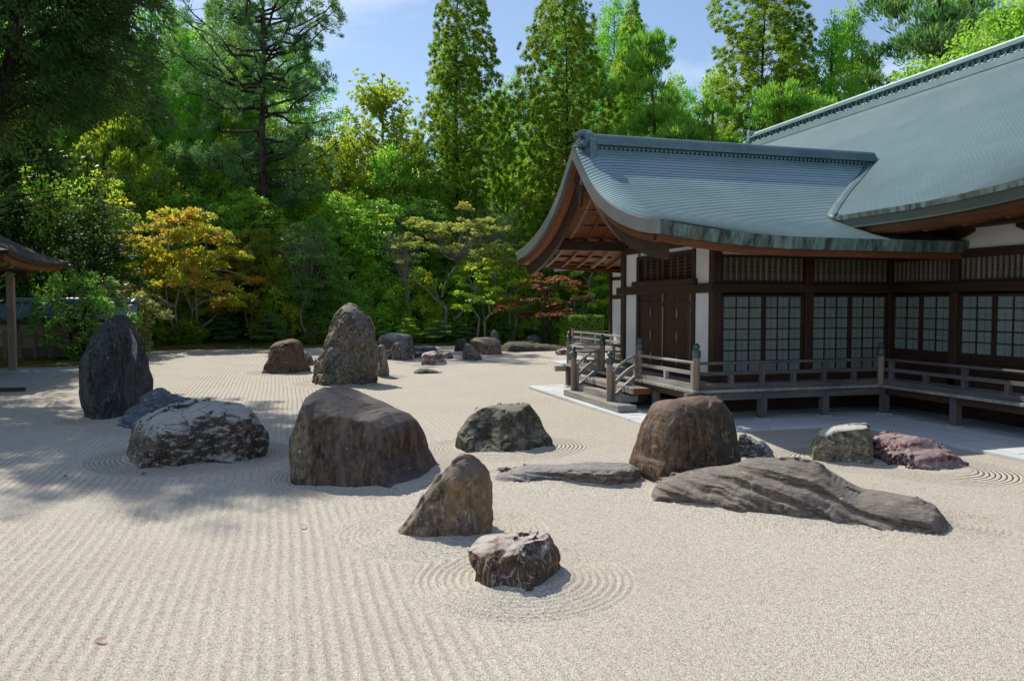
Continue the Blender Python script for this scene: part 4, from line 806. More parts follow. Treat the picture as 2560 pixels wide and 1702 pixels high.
def bars(axis, o, a0, a1, z0, z1, n):
    t = empty('transom', T_(axis, o, (a0 + a1) / 2, 0, z0)); adopt(t, hall); ax_ = '_x' if axis == 'x' else '_y'
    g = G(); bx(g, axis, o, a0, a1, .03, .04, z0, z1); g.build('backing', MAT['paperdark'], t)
    for z in (z0 + .002, z1 - .05): g = G(); bx(g, axis, o, a0, a1, -.06, .02, z, z + .05); g.build('rail', MAT['dark' + ax_], t)
    for z in (z0 + (z1 - z0) * .42, z0 + (z1 - z0) * .56): g = G(); bx(g, axis, o, a0, a1, .0, .022, z - .012, z + .012); g.build('rail', MAT['dark' + ax_], t)
    b0 = None
    for i in range(n):
        loc = T_(axis, o, a0 + (a1 - a0) * (i + .5) / n, -.02, z0 + .05)
        if b0 is None:
            b0 = G().box(-.022, .022, -.022, .022, 0, z1 - z0 - .1).build('lattice_bar', MAT['tan_z']); b0.location = loc; adopt(b0, t)
        else: dup(b0, loc, t)
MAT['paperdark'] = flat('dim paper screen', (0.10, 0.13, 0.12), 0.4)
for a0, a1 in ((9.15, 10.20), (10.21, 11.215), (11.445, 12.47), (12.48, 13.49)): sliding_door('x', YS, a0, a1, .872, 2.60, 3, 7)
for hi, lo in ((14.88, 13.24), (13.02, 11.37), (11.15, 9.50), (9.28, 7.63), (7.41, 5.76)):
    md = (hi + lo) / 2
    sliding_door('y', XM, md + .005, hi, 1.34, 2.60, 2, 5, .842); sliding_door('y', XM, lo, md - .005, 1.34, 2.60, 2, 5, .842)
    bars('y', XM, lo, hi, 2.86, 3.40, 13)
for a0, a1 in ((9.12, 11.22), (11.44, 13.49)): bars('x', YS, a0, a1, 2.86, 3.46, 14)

# --- veranda: planks, edge beams, posts on stone pads
ver = empty('veranda', (9, 14, .7)); adopt(ver, hall)
def planks(axis, lo, hi, a0, a1, w=.20):
    """boards laid across the edge; axis = direction along the edge"""
    n = max(1, round((hi - lo) / w)); w = (hi - lo) / n; p0 = None
    for i in range(n):
        c = lo + w * (i + .5)
        if axis == 'y': loc = ((a0 + a1) / 2, c, .645)
        else: loc = (c, (a0 + a1) / 2, .645)
        if p0 is None:
            d = (a1 - a0) / 2
            g = G().box(-d, d, -w / 2 + .004, w / 2 - .004, 0, .055, .004) if axis == 'y' else G().box(-w / 2 + .004, w / 2 - .004, -d, d, 0, .055, .004)
            p0 = g.build('deck_plank', MAT['grey_x'] if axis == 'y' else MAT['grey_y']); p0.location = loc; adopt(p0, ver)
        else: q = dup(p0, loc, ver)
planks('y', 13.60, 21.05, 7.70, 8.92)
planks('x', 8.93, 12.10, 13.60, 14.92)
planks('y', 4.0, 14.9, 12.12, 13.52)
planks('x', 8.93, 13.5, 19.72, 21.05)
def beam(name, x0, x1, y0, y1, z0, z1, mat): return G().box(x0, x1, y0, y1, z0, z1, .006).build(name, MAT[mat], ver)
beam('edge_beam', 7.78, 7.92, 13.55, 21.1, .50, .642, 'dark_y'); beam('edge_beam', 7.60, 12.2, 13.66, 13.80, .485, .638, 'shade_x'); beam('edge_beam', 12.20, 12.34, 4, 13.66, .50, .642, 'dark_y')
beam('edge_beam', 7.45, 13.5, 20.90, 21.03, .49, .64, 'grey_x'); 
pp = None
for (x, y) in ((7.86, 13.73), (9.34, 13.73), (10.83, 13.73), (12.26, 13.62), (12.27, 11.80), (12.27, 9.95), (12.27, 8.1), (12.27, 6.25), (7.86, 15.5), (7.86, 19.2), (7.86, 20.94), (9.34, 20.94), (10.8, 20.94)):
    if pp is None:
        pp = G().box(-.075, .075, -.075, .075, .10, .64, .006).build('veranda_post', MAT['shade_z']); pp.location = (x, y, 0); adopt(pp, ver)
        pb = G().box(-.12, .12, -.12, .12, .0, .10, .015).build('post_pad', MAT['stone_grey']); pb.location = (x, y, .0); adopt(pb, ver)
    else: dup(pp, (x, y, 0), ver); dup(pb, (x, y, 0), ver)
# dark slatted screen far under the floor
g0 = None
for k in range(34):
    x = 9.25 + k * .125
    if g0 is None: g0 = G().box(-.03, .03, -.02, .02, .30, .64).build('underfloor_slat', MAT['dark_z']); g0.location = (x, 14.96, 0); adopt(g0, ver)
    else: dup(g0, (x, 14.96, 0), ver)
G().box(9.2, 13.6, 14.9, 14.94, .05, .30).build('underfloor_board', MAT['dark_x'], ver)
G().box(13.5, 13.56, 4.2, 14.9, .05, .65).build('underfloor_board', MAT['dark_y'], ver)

# railing
rail = empty('railing', (9, 13.7, .7)); adopt(rail, hall)
FIN = [(.0, 1.345), (.082, 1.345), (.082, 1.375), (.086, 1.38), (.086, 1.43), (.080, 1.44), (.082, 1.455), (.086, 1.47), (.066, 1.495), (.040, 1.505), (.040, 1.515), (.062, 1.53), (.070, 1.555), (.060, 1.585), (.034, 1.61), (.010, 1.63)]
def newel(x, y, z0, dz=0.0, mat='tan_z', r=.072):
    p = G().lathe([(r, z0), (r, 1.345 + dz)], x, y, 16).build('newel_post', MAT[mat], rail)
    G().lathe([(a, z + dz) for a, z in FIN], x, y, 16).build('finial', MAT['bronze'], rail)
for (x, y) in ((7.83, 13.72), (7.87, 16.34), (7.87, 18.54), (7.87, 20.95)): newel(x, y, .70)
newel(12.2, 13.68, .70, -.04)
newel(7.06, 16.20, .06, -.29); newel(7.06, 18.46, .06, -.29)
def run(axis, o, a0, a1, first, z=0.0, mats='grey', pitch=.74):
    ax_ = '_x' if axis == 'x' else '_y'
    P = lambda a, zz: (a, o, zz) if axis == 'x' else (o, a, zz)
    G().tube([P(a0, 1.225 + z), P(a1, 1.225 + z)], .031, 10).build('top_rail', MAT[mats + ax_], rail)
    g = G(); bx(g, axis, o, a0, a1, -.033, .033, .985 + z, 1.055 + z); g.build('middle_rail', MAT[mats + ax_], rail)
    g = G(); bx(g, axis, o, a0, a1, -.05, .05, .701 + z, .805 + z); g.build('bottom_rail', MAT[mats + ax_], rail)
    k = 0; a = a0 + first
    while a < a1 - .12:
        full = k % 2 == 0
        c = P(a, 0)
        g = G().box(c[0] - .045, c[0] + .045, c[1] - .045, c[1] + .045, .805 + z, (1.20 if full else .985) + z)
        if full: g.box(c[0] - .052, c[0] + .052, c[1] - .052, c[1] + .052, 1.15 + z, 1.17 + z)
        g.build('rail_strut', MAT[mats + '_z'], rail); a += pitch; k += 1
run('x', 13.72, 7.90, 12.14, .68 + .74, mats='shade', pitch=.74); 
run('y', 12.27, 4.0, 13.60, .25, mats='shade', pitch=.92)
run('y', 7.87, 13.79, 16.27, .10, pitch=.58 * 2 / 1.0)
run('y', 7.87, 18.61, 20.88, .10, pitch=1.04)
run('x', 20.95, 7.94, 13.4, 1.3, pitch=.9)
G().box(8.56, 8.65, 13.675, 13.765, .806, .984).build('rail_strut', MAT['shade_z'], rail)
# stair with curved rails
st = empty('staircase', (7.3, 17.3, 0)); adopt(st, hall)
G().box(6.90, 7.34, 15.38, 18.76, .06, .215, .008).build('step', MAT['grey_y'], st)
G().box(7.16, 7.60, 15.85, 18.72, .217, .365, .008).build('step', MAT['grey_y'], st)
G().box(7.36, 7.80, 15.62, 18.95, .415, .55, .008).build('step', MAT['grey_y'], st)
G().box(7.38, 7.78, 15.60, 15.62, .420, .545).build('step_end', MAT['red_z'], st)
G().box(7.45, 7.78, 15.9, 16.0, .217, .413).box(7.45, 7.78, 18.5, 18.6, .217, .413).build('step_bearer', MAT['dark_x'], st)
for y0, y1 in ((16.20, 16.34), (18.46, 18.54)):
    n = 12; pts = []; pts2 = []
    for i in range(n + 1):
        t = i / n; x = 7.09 + .76 * t; y = y0 + (y1 - y0) * t; b = .5 * math.sin(t * math.pi / 2) + .5 * t
        pts.append((x, y, .80 + .425 * math.sin(t * math.pi / 2) ** .9)); pts2.append((x, y, .52 + .50 * (.65 * math.sin(t * math.pi / 2) + .35 * t)))
    G().tube(pts, .028, 8).build('hand_rail', MAT['grey_x'], st)
    g = G()
    for a, b in zip(pts2[:-1], pts2[1:]): g.bar(a, b, .06, .075)
    g.build('hand_rail', MAT['grey_x'], st)
    G().bar((7.10, y0, .24), (7.84, y1, .78), .075, .12).build('string_board', MAT['grey_x'], st)
    G().box(7.13, 7.19, y0 - .04, y0 + .04, .3, .85).build('rail_strut', MAT['grey_z'], st)
    G().box(7.72, 7.79, y1 - .045, y1 + .045, .70, 1.18).build('rail_strut', MAT['tan_z'], st)

# --- north wing glimpsed past the corner
nw = empty('north_wing', (12.8, 28, 0), 'distant white walled wing of the temple, seen past the end of the staircase', 'temple wing')
def nb(name, mat, *a, bev=.006): return G().box(*a, bev).build(name, MAT[mat], nw)
nb('plaster_panel', 'plaster', 12.78, 12.9, 22.0, 29.1, .8, 2.60); nb('plaster_panel', 'plaster', 12.78, 12.9, 22.0, 29.1, 2.76, 3.34); nb('plaster_panel', 'plaster', 12.78, 12.9, 22.0, 29.1, 3.47, 4.1)
nb('post', 'dark_z', 12.70, 12.90, 29.1, 29.3, .7, 4.1); nb('post', 'dark_z', 12.70, 12.90, 26.0, 26.2, .7, 4.1)
nb('tie_beam', 'dark_y', 12.74, 12.88, 22, 29.4, 2.605, 2.755); nb('tie_beam', 'dark_y', 12.74, 12.88, 22, 29.4, 3.345, 3.465)
nb('inner_wall', 'black', 12.9, 13.7, 21.5, 29.2, .1, 4.1)
nb('deck', 'grey_x', 11.5, 12.8, 22, 30.6, .62, .70); nb('deck', 'grey_y', 12.8, 18, 29.3, 30.6, .62, .70)
for (x, y) in ((11.62, 24), (11.62, 26), (11.62, 28), (11.62, 30.4)): nb('veranda_post', 'grey_z', x - .07, x + .07, y - .07, y + .07, 0, .62)
for z, h in ((1.22, .06), (1.0, .07), (.71, .10)):
    nb('rail', 'grey_y', 11.58, 11.66, 24.2, 30.45, z, z + h); nb('rail', 'grey_x', 11.66, 17, 30.40, 30.48, z, z + h)
for y in (25, 26.5, 28, 29.5): nb('rail_strut', 'grey_z', 11.58, 11.66, y - .04, y + .04, .8, 1.2)
nb('newel_post', 'tan_z', 11.55, 11.69, 30.36, 30.5, .7, 1.38)
G().add([(11.0, 20.5, 3.9), (11.0, 31.2, 3.9), (15, 31.2, 5.6), (15, 20.5, 5.6), (11.05, 20.5, 3.75), (11.05, 31.2, 3.75), (15, 31.2, 5.4), (15, 20.5, 5.4)], [(0, 1, 2, 3), (4, 7, 6, 5), (0, 4, 5, 1), (1, 5, 6, 2), (0, 3, 7, 4)]).build('roof', MAT['roof'], nw)

# ------------------------------------------------------------------ left: gate pavilion, boundary wall, fence
gate = empty('gate_pavilion', (-8.83, 30.3, 0), 'small brown gate pavilion with a low grey shingled hip roof and square post', 'gate pavilion')
def gb(name, mat, *a, bev=.006): return G().box(*a, bev).build(name, MAT[mat], gate)
MAT['barkroof'] = copper('grey brown bark shingle', (0.020, 0.017, 0.020), (0.036, 0.030, 0.035), (0.05, 0.044, 0.05), False, 0.8, 0.0)  # colour lowered to hold the tree shade lying over this roof
def hip(x0, x1, y0, y1, ze, rx0, rx1, yr, zr, lift=.18):
    """concave hipped roof, corners lifted"""
    g = G(); n = 16; rows = []
    for k in range(n + 1):
        t = k / n; e = t ** .8
        z = ze + (zr - ze) * (t ** 1.35)
        a0, a1 = x0 + (rx0 - x0) * t, x1 + (rx1 - x1) * t; b0, b1 = y0 + (yr - y0) * t, y1 + (yr - y1) * t
        row = []
        for (p, q) in (((a0, b0), (a1, b0)), ((a1, b0), (a1, b1)), ((a1, b1), (a0, b1)), ((a0, b1), (a0, b0))):
            for i in range(8):
                s = i / 8; c = abs(2 * s - 1) ** 3; row.append((p[0] + (q[0] - p[0]) * s, p[1] + (q[1] - p[1]) * s, z + lift * c * (1 - t) ** 2))
        row.append(row[0]); rows.append(row)
    g.strip(rows, True); r0 = rows[0]
    return g, r0
g, e0 = hip(-15.5, -7.8, 26.75, 33.75, 3.85, -13.0, -10.6, 30.25, 5.75)
gr = g.build('roof', MAT['barkroof'], gate, fix=False)
cx_, cy_ = -11.65, 30.25
def inset(r, k, d): return [(cx_ + (p[0] - cx_) * k, cy_ + (p[1] - cy_) * k, p[2] - d) for p in r]
G().strip([e0, inset(e0, .99, .13), inset(e0, .95, .14)]).build('eave_edge', MAT['dark_x'], gr)
G().strip([inset(e0, .955, .14), inset(e0, .945, .30), inset(e0, .5, .25)]).build('soffit', MAT['red_x'], gr)
for (x, y) in ((-8.83, 30.3), (-13.4, 30.3)):
    gb('post', 'tan_z', x - .11, x + .11, y - .11, y + .11, .14, 3.5); gb('post_pad', 'stone_grey', x - .2, x + .2, y - .2, y + .2, .05, .15)
gb('beam', 'dark_x', -14.2, -8.3, 30.2, 30.4, 3.3, 3.52); gb('beam', 'dark_y', -8.93, -8.73, 27.6, 33, 3.53, 3.72); gb('beam', 'dark_x', -13.4, -8.85, 30.24, 30.36, 2.45, 2.62)
gp = empty('gate_pavement', (-9, 28, 0), kind='structure'); tag(gp, 'grey stone floor under the gate pavilion')
for i in range(4):
    for j in range(4):
        x0 = -7.15 - 1.1 * (i + 1) + (.05 * j); y0 = 25.0 + 1.75 * j
        if x0 < -8.5 and y0 < 26.6: continue
        G().box(x0, x0 + 1.085, y0, y0 + 1.735, -.02, .05, .006).build('paving_slab', MAT['stone_grey'], gp)
G().box(-11.5, -6.9, 31.95, 32.12, -.02, .10).build('kerb', MAT['stone_grey'], gp)
tag(G().box(-8.6, -6.85, 24.35, 24.55, -.02, .10, .01).build('timber_sill', MAT['dark_x']), 'dark timber sill lying along the edge of the gate floor', 'timber sill')
# moss and soil behind the kerb
def left_ground():
    xs = np.linspace(-30, -6.6, 40); ys = np.linspace(32.1, 46, 30); X, Y = np.meshgrid(xs, ys, indexing='ij')
    lim = -6.95 + .35 * np.sin(Y * .8) - .02 * (Y - 38) ** 2
    z = 0.10 + .08 * np.sin(X * 1.1) * np.sin(Y * .9) - .25 * smooth(-.4, .25, X - lim)
    i = np.arange(X.size).reshape(X.shape); q = np.stack([i[:-1, :-1], i[1:, :-1], i[1:, 1:], i[:-1, 1:]], -1).reshape(-1, 4)
    return mesh_arrays('moss_bed', np.stack([X.ravel(), Y.ravel(), z.ravel()], -1), q, True)
tag(link('moss_bed', left_ground(), MAT['moss']), 'mossy bed behind the kerb on the left', kind='structure')
wall = empty('boundary_wall', (-12, 38, 0), 'ochre plaster garden wall capped with a blue grey tiled roof, behind a timber fence', 'garden wall')
G().box(-19, -6.2, 37.9, 38.15, 0, 1.95).build('wall_face', MAT['beige'], wall)
G().box(-19, -6.2, 37.84, 38.2, 0, .55, .01).build('wall_base', MAT['tan_x'], wall)
for k in range(13): x = -18.8 + k * 1.0; G().box(x - .05, x + .05, 37.86, 38.18, .55, 1.95).build('wall_post', MAT['tan_z'], wall)
G().box(-19, -6.2, 37.83, 38.22, 1.52, 1.64).build('wall_rail', MAT['tan_x'], wall)
MAT['tile'] = copper('blue grey roof tile', (0.10, 0.15, 0.18), (0.17, 0.23, 0.26), (0.25, 0.30, 0.33), False, 0.45, 0.0)
wrf = empty('wall_roof', (-12, 38, 1.9)); adopt(wrf, wall)
for sd in (-1, 1):
    tl = None
    for k in range(43):
        x = -19 + .3 * k; 
        if tl is None:
            g = G(); g.add([(0, 0, 2.52), (.3, 0, 2.52), (.3, sd * .95, 1.80), (0, sd * .95, 1.80), (0, sd * .95, 1.74), (.3, sd * .95, 1.74)], [(0, 1, 2, 3), (3, 2, 5, 4)])
            g.tube([(.0, 0, 2.55), (.0, sd * .5, 2.14), (.0, sd * .97, 1.82)], .055, 8); tl = g.build('roof_tile_row', MAT['tile']); tl.location = (x, 38, 0); adopt(tl, wrf)
        else: dup(tl, (x, 38, 0), wrf)
g = G(); g.prism([(37.82, 2.46), (37.82, 2.56), (37.88, 2.64), (38.0, 2.68), (38.12, 2.64), (38.18, 2.56), (38.18, 2.46)], 'x', -19, -6.1); g.build('ridge', MAT['tile'], wrf)
fence = empty('timber_fence', (-10, 36.7, 0), 'low dark post and rail timber fence in front of the ochre garden wall', 'fence')
for k in range(7): x = -12.6 + .55 * k; G().box(x - .07, x + .07, 36.63 - .0, 36.77, 0, 1.28 + .03 * (k % 2), .01).build('fence_post', MAT['tan_z'], fence)
for z in (1.08, .62): G().bar((-12.9, 36.7, z + .06), (-9.0, 36.7, z - .03), .07, .09).build('fence_rail', MAT['tan_x'], fence)

# ------------------------------------------------------------------ stones
def rock_mat(name, c1, c2, c3, streak=(1, 1, 1), srot=(0, 0, 0), sfreq=4.0, top=None, topamt=0.0, lichen=0.04, lcol=(0.42, 0.43, 0.36), fleck=0.0, fcol=(.6, .58, .55), bump=0.02, crack=0.0, stain=None, topthr=(.30, .75), patches=()):
    m = M_(name, 0.78, 0.3); v = m.coord(); sv_ = m.coord(streak, srot)
    n1 = m.noise(sv_, sfreq * 1.9, 8, 0.68, 0.6); nf = m.noise(sv_, sfreq * 8, 5, .65, .4); n2 = m.noise(v, 1.7, 5, 0.6); n3 = m.noise(v, 11, 6, 0.65)
    c = m.mix(m.ramp(n1, [(0.40, 0), (0.60, 1)]), c1, c2)
    c = m.mix(m.ramp(n2, [(0.42, 0), (0.66, 1)]), c, c3)
    for (pc, prr, pcol, pamt) in patches:
        ps = m.N.new('ShaderNodeVectorMath'); ps.operation = 'LENGTH'; m.L(m.coord(tuple(1 / x for x in prr), loc=tuple(-a / x for a, x in zip(pc, prr))), ps.inputs[0])
        pf = m.math('ADD', ps.outputs['Value'], m.math('MULTIPLY', m.math('SUBTRACT', m.noise(m.coord((3.5, 3.5, 1.6)), 2.5, 6, .7), .5), 2.2))
        c = m.mix(m.math('MULTIPLY', m.ramp(pf, [(.7, 1), (1.1, 0)]), pamt), c, pcol)
    c = m.mix(0.8, c, m.ramp(n3, [(0.32, 0.18), (0.68, 0.85)]), 'OVERLAY')
    c = m.mix(0.75, c, m.ramp(nf, [(0.34, 0.16), (0.66, 0.84)]), 'OVERLAY')
    if stain:
        s = m.noise(m.coord((2.2, 2.2, .35)), 1.5, 5, .6); c = m.mix(m.math('MULTIPLY', m.ramp(s, [(.52, 0), (.68, 1)]), .75), c, stain)
    if fleck:
        f = m.noise(m.coord(tuple(x * 1.0 for x in streak), srot), sfreq * 2.6, 4, .7, .8); c = m.mix(m.math('MULTIPLY', m.ramp(f, [(.60 - .12 * fleck, 0), (.66, 1)]), .85), c, fcol)
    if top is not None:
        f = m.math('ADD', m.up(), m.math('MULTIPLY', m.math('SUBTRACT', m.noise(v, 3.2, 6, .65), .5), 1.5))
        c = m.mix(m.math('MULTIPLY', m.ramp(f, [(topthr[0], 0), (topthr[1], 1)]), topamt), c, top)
    if crack:
        k = m.voro(m.coord((1, 1, 1.5)), crack, 'DISTANCE_TO_EDGE'); kn = m.math('ADD', k, m.math('MULTIPLY', m.noise(v, 7, 4), .10))
        c = m.mix(m.ramp(kn, [(.045, .85), (.085, 0)]), c, (.035, .030, .026))
    if lichen:
        l = m.voro(m.coord((1, 1, 1)), 5.5, 'F1'); l2 = m.noise(v, 2.3, 3); lf = m.math('ADD', l, m.math('MULTIPLY', n3, .25))
        sp = m.math('MULTIPLY', m.ramp(lf, [(.20, 1), (.26, 0)]), m.ramp(l2, [(.66 - lichen, 0), (.70 - lichen * .6, 1)]))
        c = m.mix(m.math('MULTIPLY', sp, .8), c, lcol)
    m.color(c)
    b = m.math('ADD', m.math('MULTIPLY', n1, .5), m.math('ADD', m.math('MULTIPLY', n3, .3), m.math('MULTIPLY', nf, .3))); b1 = m.bump(b, bump, 1.0)
    m.bump(m.noise(v, 55, 4, .7), .004, .8, b1); return m.m
V = (2.6, 2.6, .42)
dk = rock_mat('blue black schist', (0.015, 0.017, 0.019), (0.075, 0.080, 0.082), (0.036, 0.037, 0.033), V, sfreq=2.4, patches=[((.31, 0, 1.54), (.085, 3, .32), (.40, .39, .38), .9)], stain=(.085, .080, .062), lichen=0.09)
RM = {
 'R1': dk, 'R2': rock_mat('blue veined schist', (0.015, 0.022, 0.033), (0.100, 0.130, 0.160), (0.043, 0.054, 0.065), (1, 1, 3.2), (.3, .2, 0), 2.6, top=(.10, .12, .14), topamt=.5, fleck=.35, fcol=(.46, .50, .54), bump=.03),
 'R3': rock_mat('white topped quartz schist', (0.055, 0.042, 0.032), (0.15, 0.12, 0.095), (0.085, 0.065, 0.05), (1, 1, 2.6), (.2, .1, 0), 3, top=(.40, .385, .355), topamt=.88, crack=3.2, fleck=.10, bump=.035, lichen=0.04),  # pale top: quartz, with sunlight also put into the colour
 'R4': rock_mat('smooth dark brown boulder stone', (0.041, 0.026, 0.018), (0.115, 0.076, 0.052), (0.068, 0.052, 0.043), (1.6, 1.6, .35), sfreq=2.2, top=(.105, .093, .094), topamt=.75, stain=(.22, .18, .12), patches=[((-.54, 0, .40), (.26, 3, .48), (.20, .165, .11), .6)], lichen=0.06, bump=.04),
 'R5': rock_mat('rust brown folded stone', (0.055, 0.032, 0.022), (0.165, 0.098, 0.062), (0.11, 0.072, 0.05), (1, 1, 3), (.35, 0, .2), 2.2, lichen=0.02, bump=.05),
 'R6': rock_mat('grey brown lichened stone', (0.056, 0.043, 0.032), (0.195, 0.150, 0.105), (0.094, 0.086, 0.067), (1.4, 1.4, .8), sfreq=2.2, top=(.20, .18, .175), topamt=.6, fleck=.32, fcol=(.28, .26, .19), patches=[((-.12, 0, .42), (.36, 3, .36), (.045, .070, .050), .8)], lichen=0.12, bump=.05),
 'R6b': rock_mat('pale grey streaked stone', (0.065, 0.062, 0.055), (0.300, 0.290, 0.260), (0.122, 0.115, 0.094), V, sfreq=3.5, fleck=.2, bump=.03),
 'R7': rock_mat('streaked grey block stone', (0.050, 0.048, 0.045), (0.200, 0.190, 0.175), (0.101, 0.086, 0.079), V, sfreq=3, top=(.26, .25, .25), topamt=.6, lichen=0.08),
 'R8': rock_mat('mottled grey stone', (0.045, 0.040, 0.037), (0.170, 0.150, 0.145), (0.086, 0.072, 0.068), (1.6, 1.6, .7), sfreq=3, top=(.26, .24, .24), topamt=.5, fleck=.3, fcol=(.36, .34, .33), lichen=0.08),
 'R9': rock_mat('flat blue grey stone', (0.037, 0.045, 0.055), (0.160, 0.180, 0.200), (0.072, 0.079, 0.086), (1, 1, 2), sfreq=3, top=(.28, .31, .35), topamt=.7),
 'R11': rock_mat('pink and white speckled stone', (0.080, 0.037, 0.030), (0.260, 0.150, 0.120), (0.094, 0.058, 0.050), (1, 1, 1), sfreq=5, top=(.55, .50, .48), topamt=.7, fleck=.55, fcol=(.52, .48, .46), bump=.04),
 'R16': rock_mat('warm brown boulder stone', (0.080, 0.052, 0.035), (0.270, 0.190, 0.130), (0.137, 0.108, 0.086), (1, 1, 1), sfreq=2, top=(.34, .27, .22), topamt=.5, lichen=0.05),
 'R18': rock_mat('long mossy grey stone', (0.027, 0.027, 0.017), (0.093, 0.087, 0.059), (0.045, 0.049, 0.027), (.6, 1, 2.2), sfreq=3, top=(0.105, 0.099, 0.068), topamt=.5, lichen=0.04, bump=.04),
 'R19': rock_mat('white speckled dark stone', (0.035, 0.037, 0.043), (0.160, 0.165, 0.170), (0.072, 0.072, 0.079), (1, 1, 1), sfreq=4, fleck=.6, fcol=(.52, .53, .55), lichen=0.12),
 'R22': rock_mat('grey green angular stone', (.034, .030, .019), (.105, .092, .062), (.075, .068, .046), (1.5, 1.5, .6), sfreq=2.4, top=(.25, .24, .18), topamt=.8, topthr=(.50, .85), lichen=0.05, bump=.025),
 'R23': rock_mat('brown leaning triangular stone', (0.062, 0.040, 0.025), (0.260, 0.180, 0.116), (0.122, 0.091, 0.067), (1.6, 1.6, .8), (0, .6, 0), 2.5, top=(.15, .125, .115), topamt=.8, fleck=.16, fcol=(.30, .27, .22), lichen=0.05, stain=(.24, .15, .065), bump=.022),
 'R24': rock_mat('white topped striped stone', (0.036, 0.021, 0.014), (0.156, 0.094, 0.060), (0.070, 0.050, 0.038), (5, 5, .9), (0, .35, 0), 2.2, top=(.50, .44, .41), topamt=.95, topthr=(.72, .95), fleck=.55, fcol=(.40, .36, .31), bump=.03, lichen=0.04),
 'R25': rock_mat('grey layered log like stone', (0.065, 0.056, 0.051), (0.330, 0.301, 0.273), (0.141, 0.111, 0.088), (.7, 1.2, 5), (.1, .04, 0), 2.2, top=(.30, .285, .28), topamt=.7, bump=.07, lichen=0.02),
 'R26': rock_mat('rust orange upright stone', (0.05, 0.031, 0.021), (0.155, 0.1, 0.062), (0.095, 0.066, 0.044), (2.2, 2.2, .8), sfreq=2.6, top=(.22, .15, .12), topamt=.5, stain=(.045, .042, .034), patches=[((.66, 0, .6), (.34, 3, 1.6), (.040, .040, .034), .85)], lichen=0.06, lcol=(.40, .42, .30), fleck=.10, fcol=(.30, .17, .06), bump=.03),
 'R27': rock_mat('grey brown reclining stone', (0.054, 0.042, 0.032), (0.271, 0.216, 0.167), (0.126, 0.098, 0.078), (.75, 1.4, 4.2), (.25, .16, 0), 2.1, top=(.24, .215, .19), topamt=.65, lichen=0.09, lcol=(.46, .47, .30), fleck=.3, fcol=(.25, .23, .20), bump=.06, stain=(.10, .062, .038)),
 'R28': rock_mat('black and grey veined stone', (0.018, 0.018, 0.021), (0.120, 0.125, 0.130), (0.043, 0.043, 0.047), (1, 1, 2), (.4, .5, 0), 4, top=(.42, .41, .42), topamt=.75, fleck=.3, bump=.04),
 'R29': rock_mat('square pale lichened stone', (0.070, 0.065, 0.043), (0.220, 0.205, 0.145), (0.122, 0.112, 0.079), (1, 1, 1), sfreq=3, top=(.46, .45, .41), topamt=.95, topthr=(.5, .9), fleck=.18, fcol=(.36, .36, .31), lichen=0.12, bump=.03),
 'R30': rock_mat('red and white jasper stone', (0.055, 0.015, 0.016), (0.200, 0.075, 0.075), (0.061, 0.032, 0.032), (1.3, 1.3, 1.3), sfreq=4.5, top=(.42, .33, .32), topamt=.5, fleck=.7, fcol=(.46, .43, .42), bump=.045),
}
for a, b in (('R5b', 'R8'), ('R8b', 'R8'), ('R10', 'R1'), ('R12', 'R8'), ('R13', 'R4'), ('R14', 'R1'), ('R15', 'R8'), ('R17', 'R7'), ('R20', 'R11'), ('R21', 'R19'), ('R21b', 'R11')): RM[a] = RM[b]
RL = {
 'R1': 'tall blue black upright stone with white streaks on its right side',
 'R2': 'low blue veined stone between the black upright stone and white topped boulder',
 'R3': 'broad boulder with cracked white top and dark brown sides',
 'R4': 'massive smooth dark brown block stone with pale runs down its front',
 'R5': 'rust brown folded stone in the middle distance beside the tall peak stone',
 'R5b': 'small grey stone peeping out behind the rust brown folded stone',
 'R6': 'tallest peaked grey stone, in the middle of the garden',
 'R6b': 'narrow pale streaked stone tucked behind the right side of the tall peak stone',
 'R7': 'square topped grey stone with vertical streaks, in the group behind the tall peak stone',
 'R8': 'rounded mottled stone standing before the square topped streaked stone',
 'R8b': 'small brownish stone leaning at the left foot of the rounded mottled stone',
 'R9': 'flat blue grey stone lying on the far gravel',
 'R10': 'low dark stone at the left end of the pink speckled stone',
 'R11': 'pink and white speckled stone on the far gravel',
 'R12': 'low dark mottled stone at the right end of the pink speckled stone',
 'R13': 'flat dark stone alone in the open gravel, barely above it',
 'R14': 'dark blue upright stone behind the grey pointed stone, left of the warm brown boulder',
 'R15': 'grey pointed stone standing before the warm brown boulder',
 'R16': 'warm brown rounded boulder on the far gravel',
 'R17': 'slender pointed stone rising behind the warm brown boulder',
 'R18': 'very long low mossy stone along the far edge below the red maple',
 'R19': 'round white speckled stone behind the long mossy stone',
 'R20': 'low pinkish stone beside the far newel post of the staircase',
 'R21': 'grey pointed stone seen through the far veranda rails',
 'R21b': 'pinkish low stone seen through the far veranda rails',
 'R22': 'grey green angular stone alone on the gravel before the staircase',
 'R23': 'brown leaning triangular stone in the foreground',
 'R24': 'small square stone with flat white top, nearest of all to the camera',
 'R25': 'grey layered stone lying like a log against the rust orange upright stone',
 'R26': 'big rust orange upright stone in front of the veranda corner',
 'R27': 'long reclining grey stone with a saddle and low hump, before the rust orange stone',
 'R28': 'black and grey veined stone half hidden behind the rust orange stone',
 'R29': 'square pale stone with white lichened top in front of the shaded veranda',
 'R30': 'jagged red and white stone right of the square pale stone',
}
for k, r in ROCKS.items():
    P, q = rock_geo(r['b'], r['Tf'], r['Tb'], seed=r['seed'], res=r['res'], **r['o'])
    me = mesh_arrays('garden_stone', P, q, True)
    o = link('garden_stone', me, RM[k], None, (r['c'][0], r['c'][1], 0.0)); o.rotation_euler = (0, 0, math.atan2(r['u'][1], r['u'][0]))
    # normals outwards
    tag(o, RL[k], 'stone', 'stones of the rock garden')


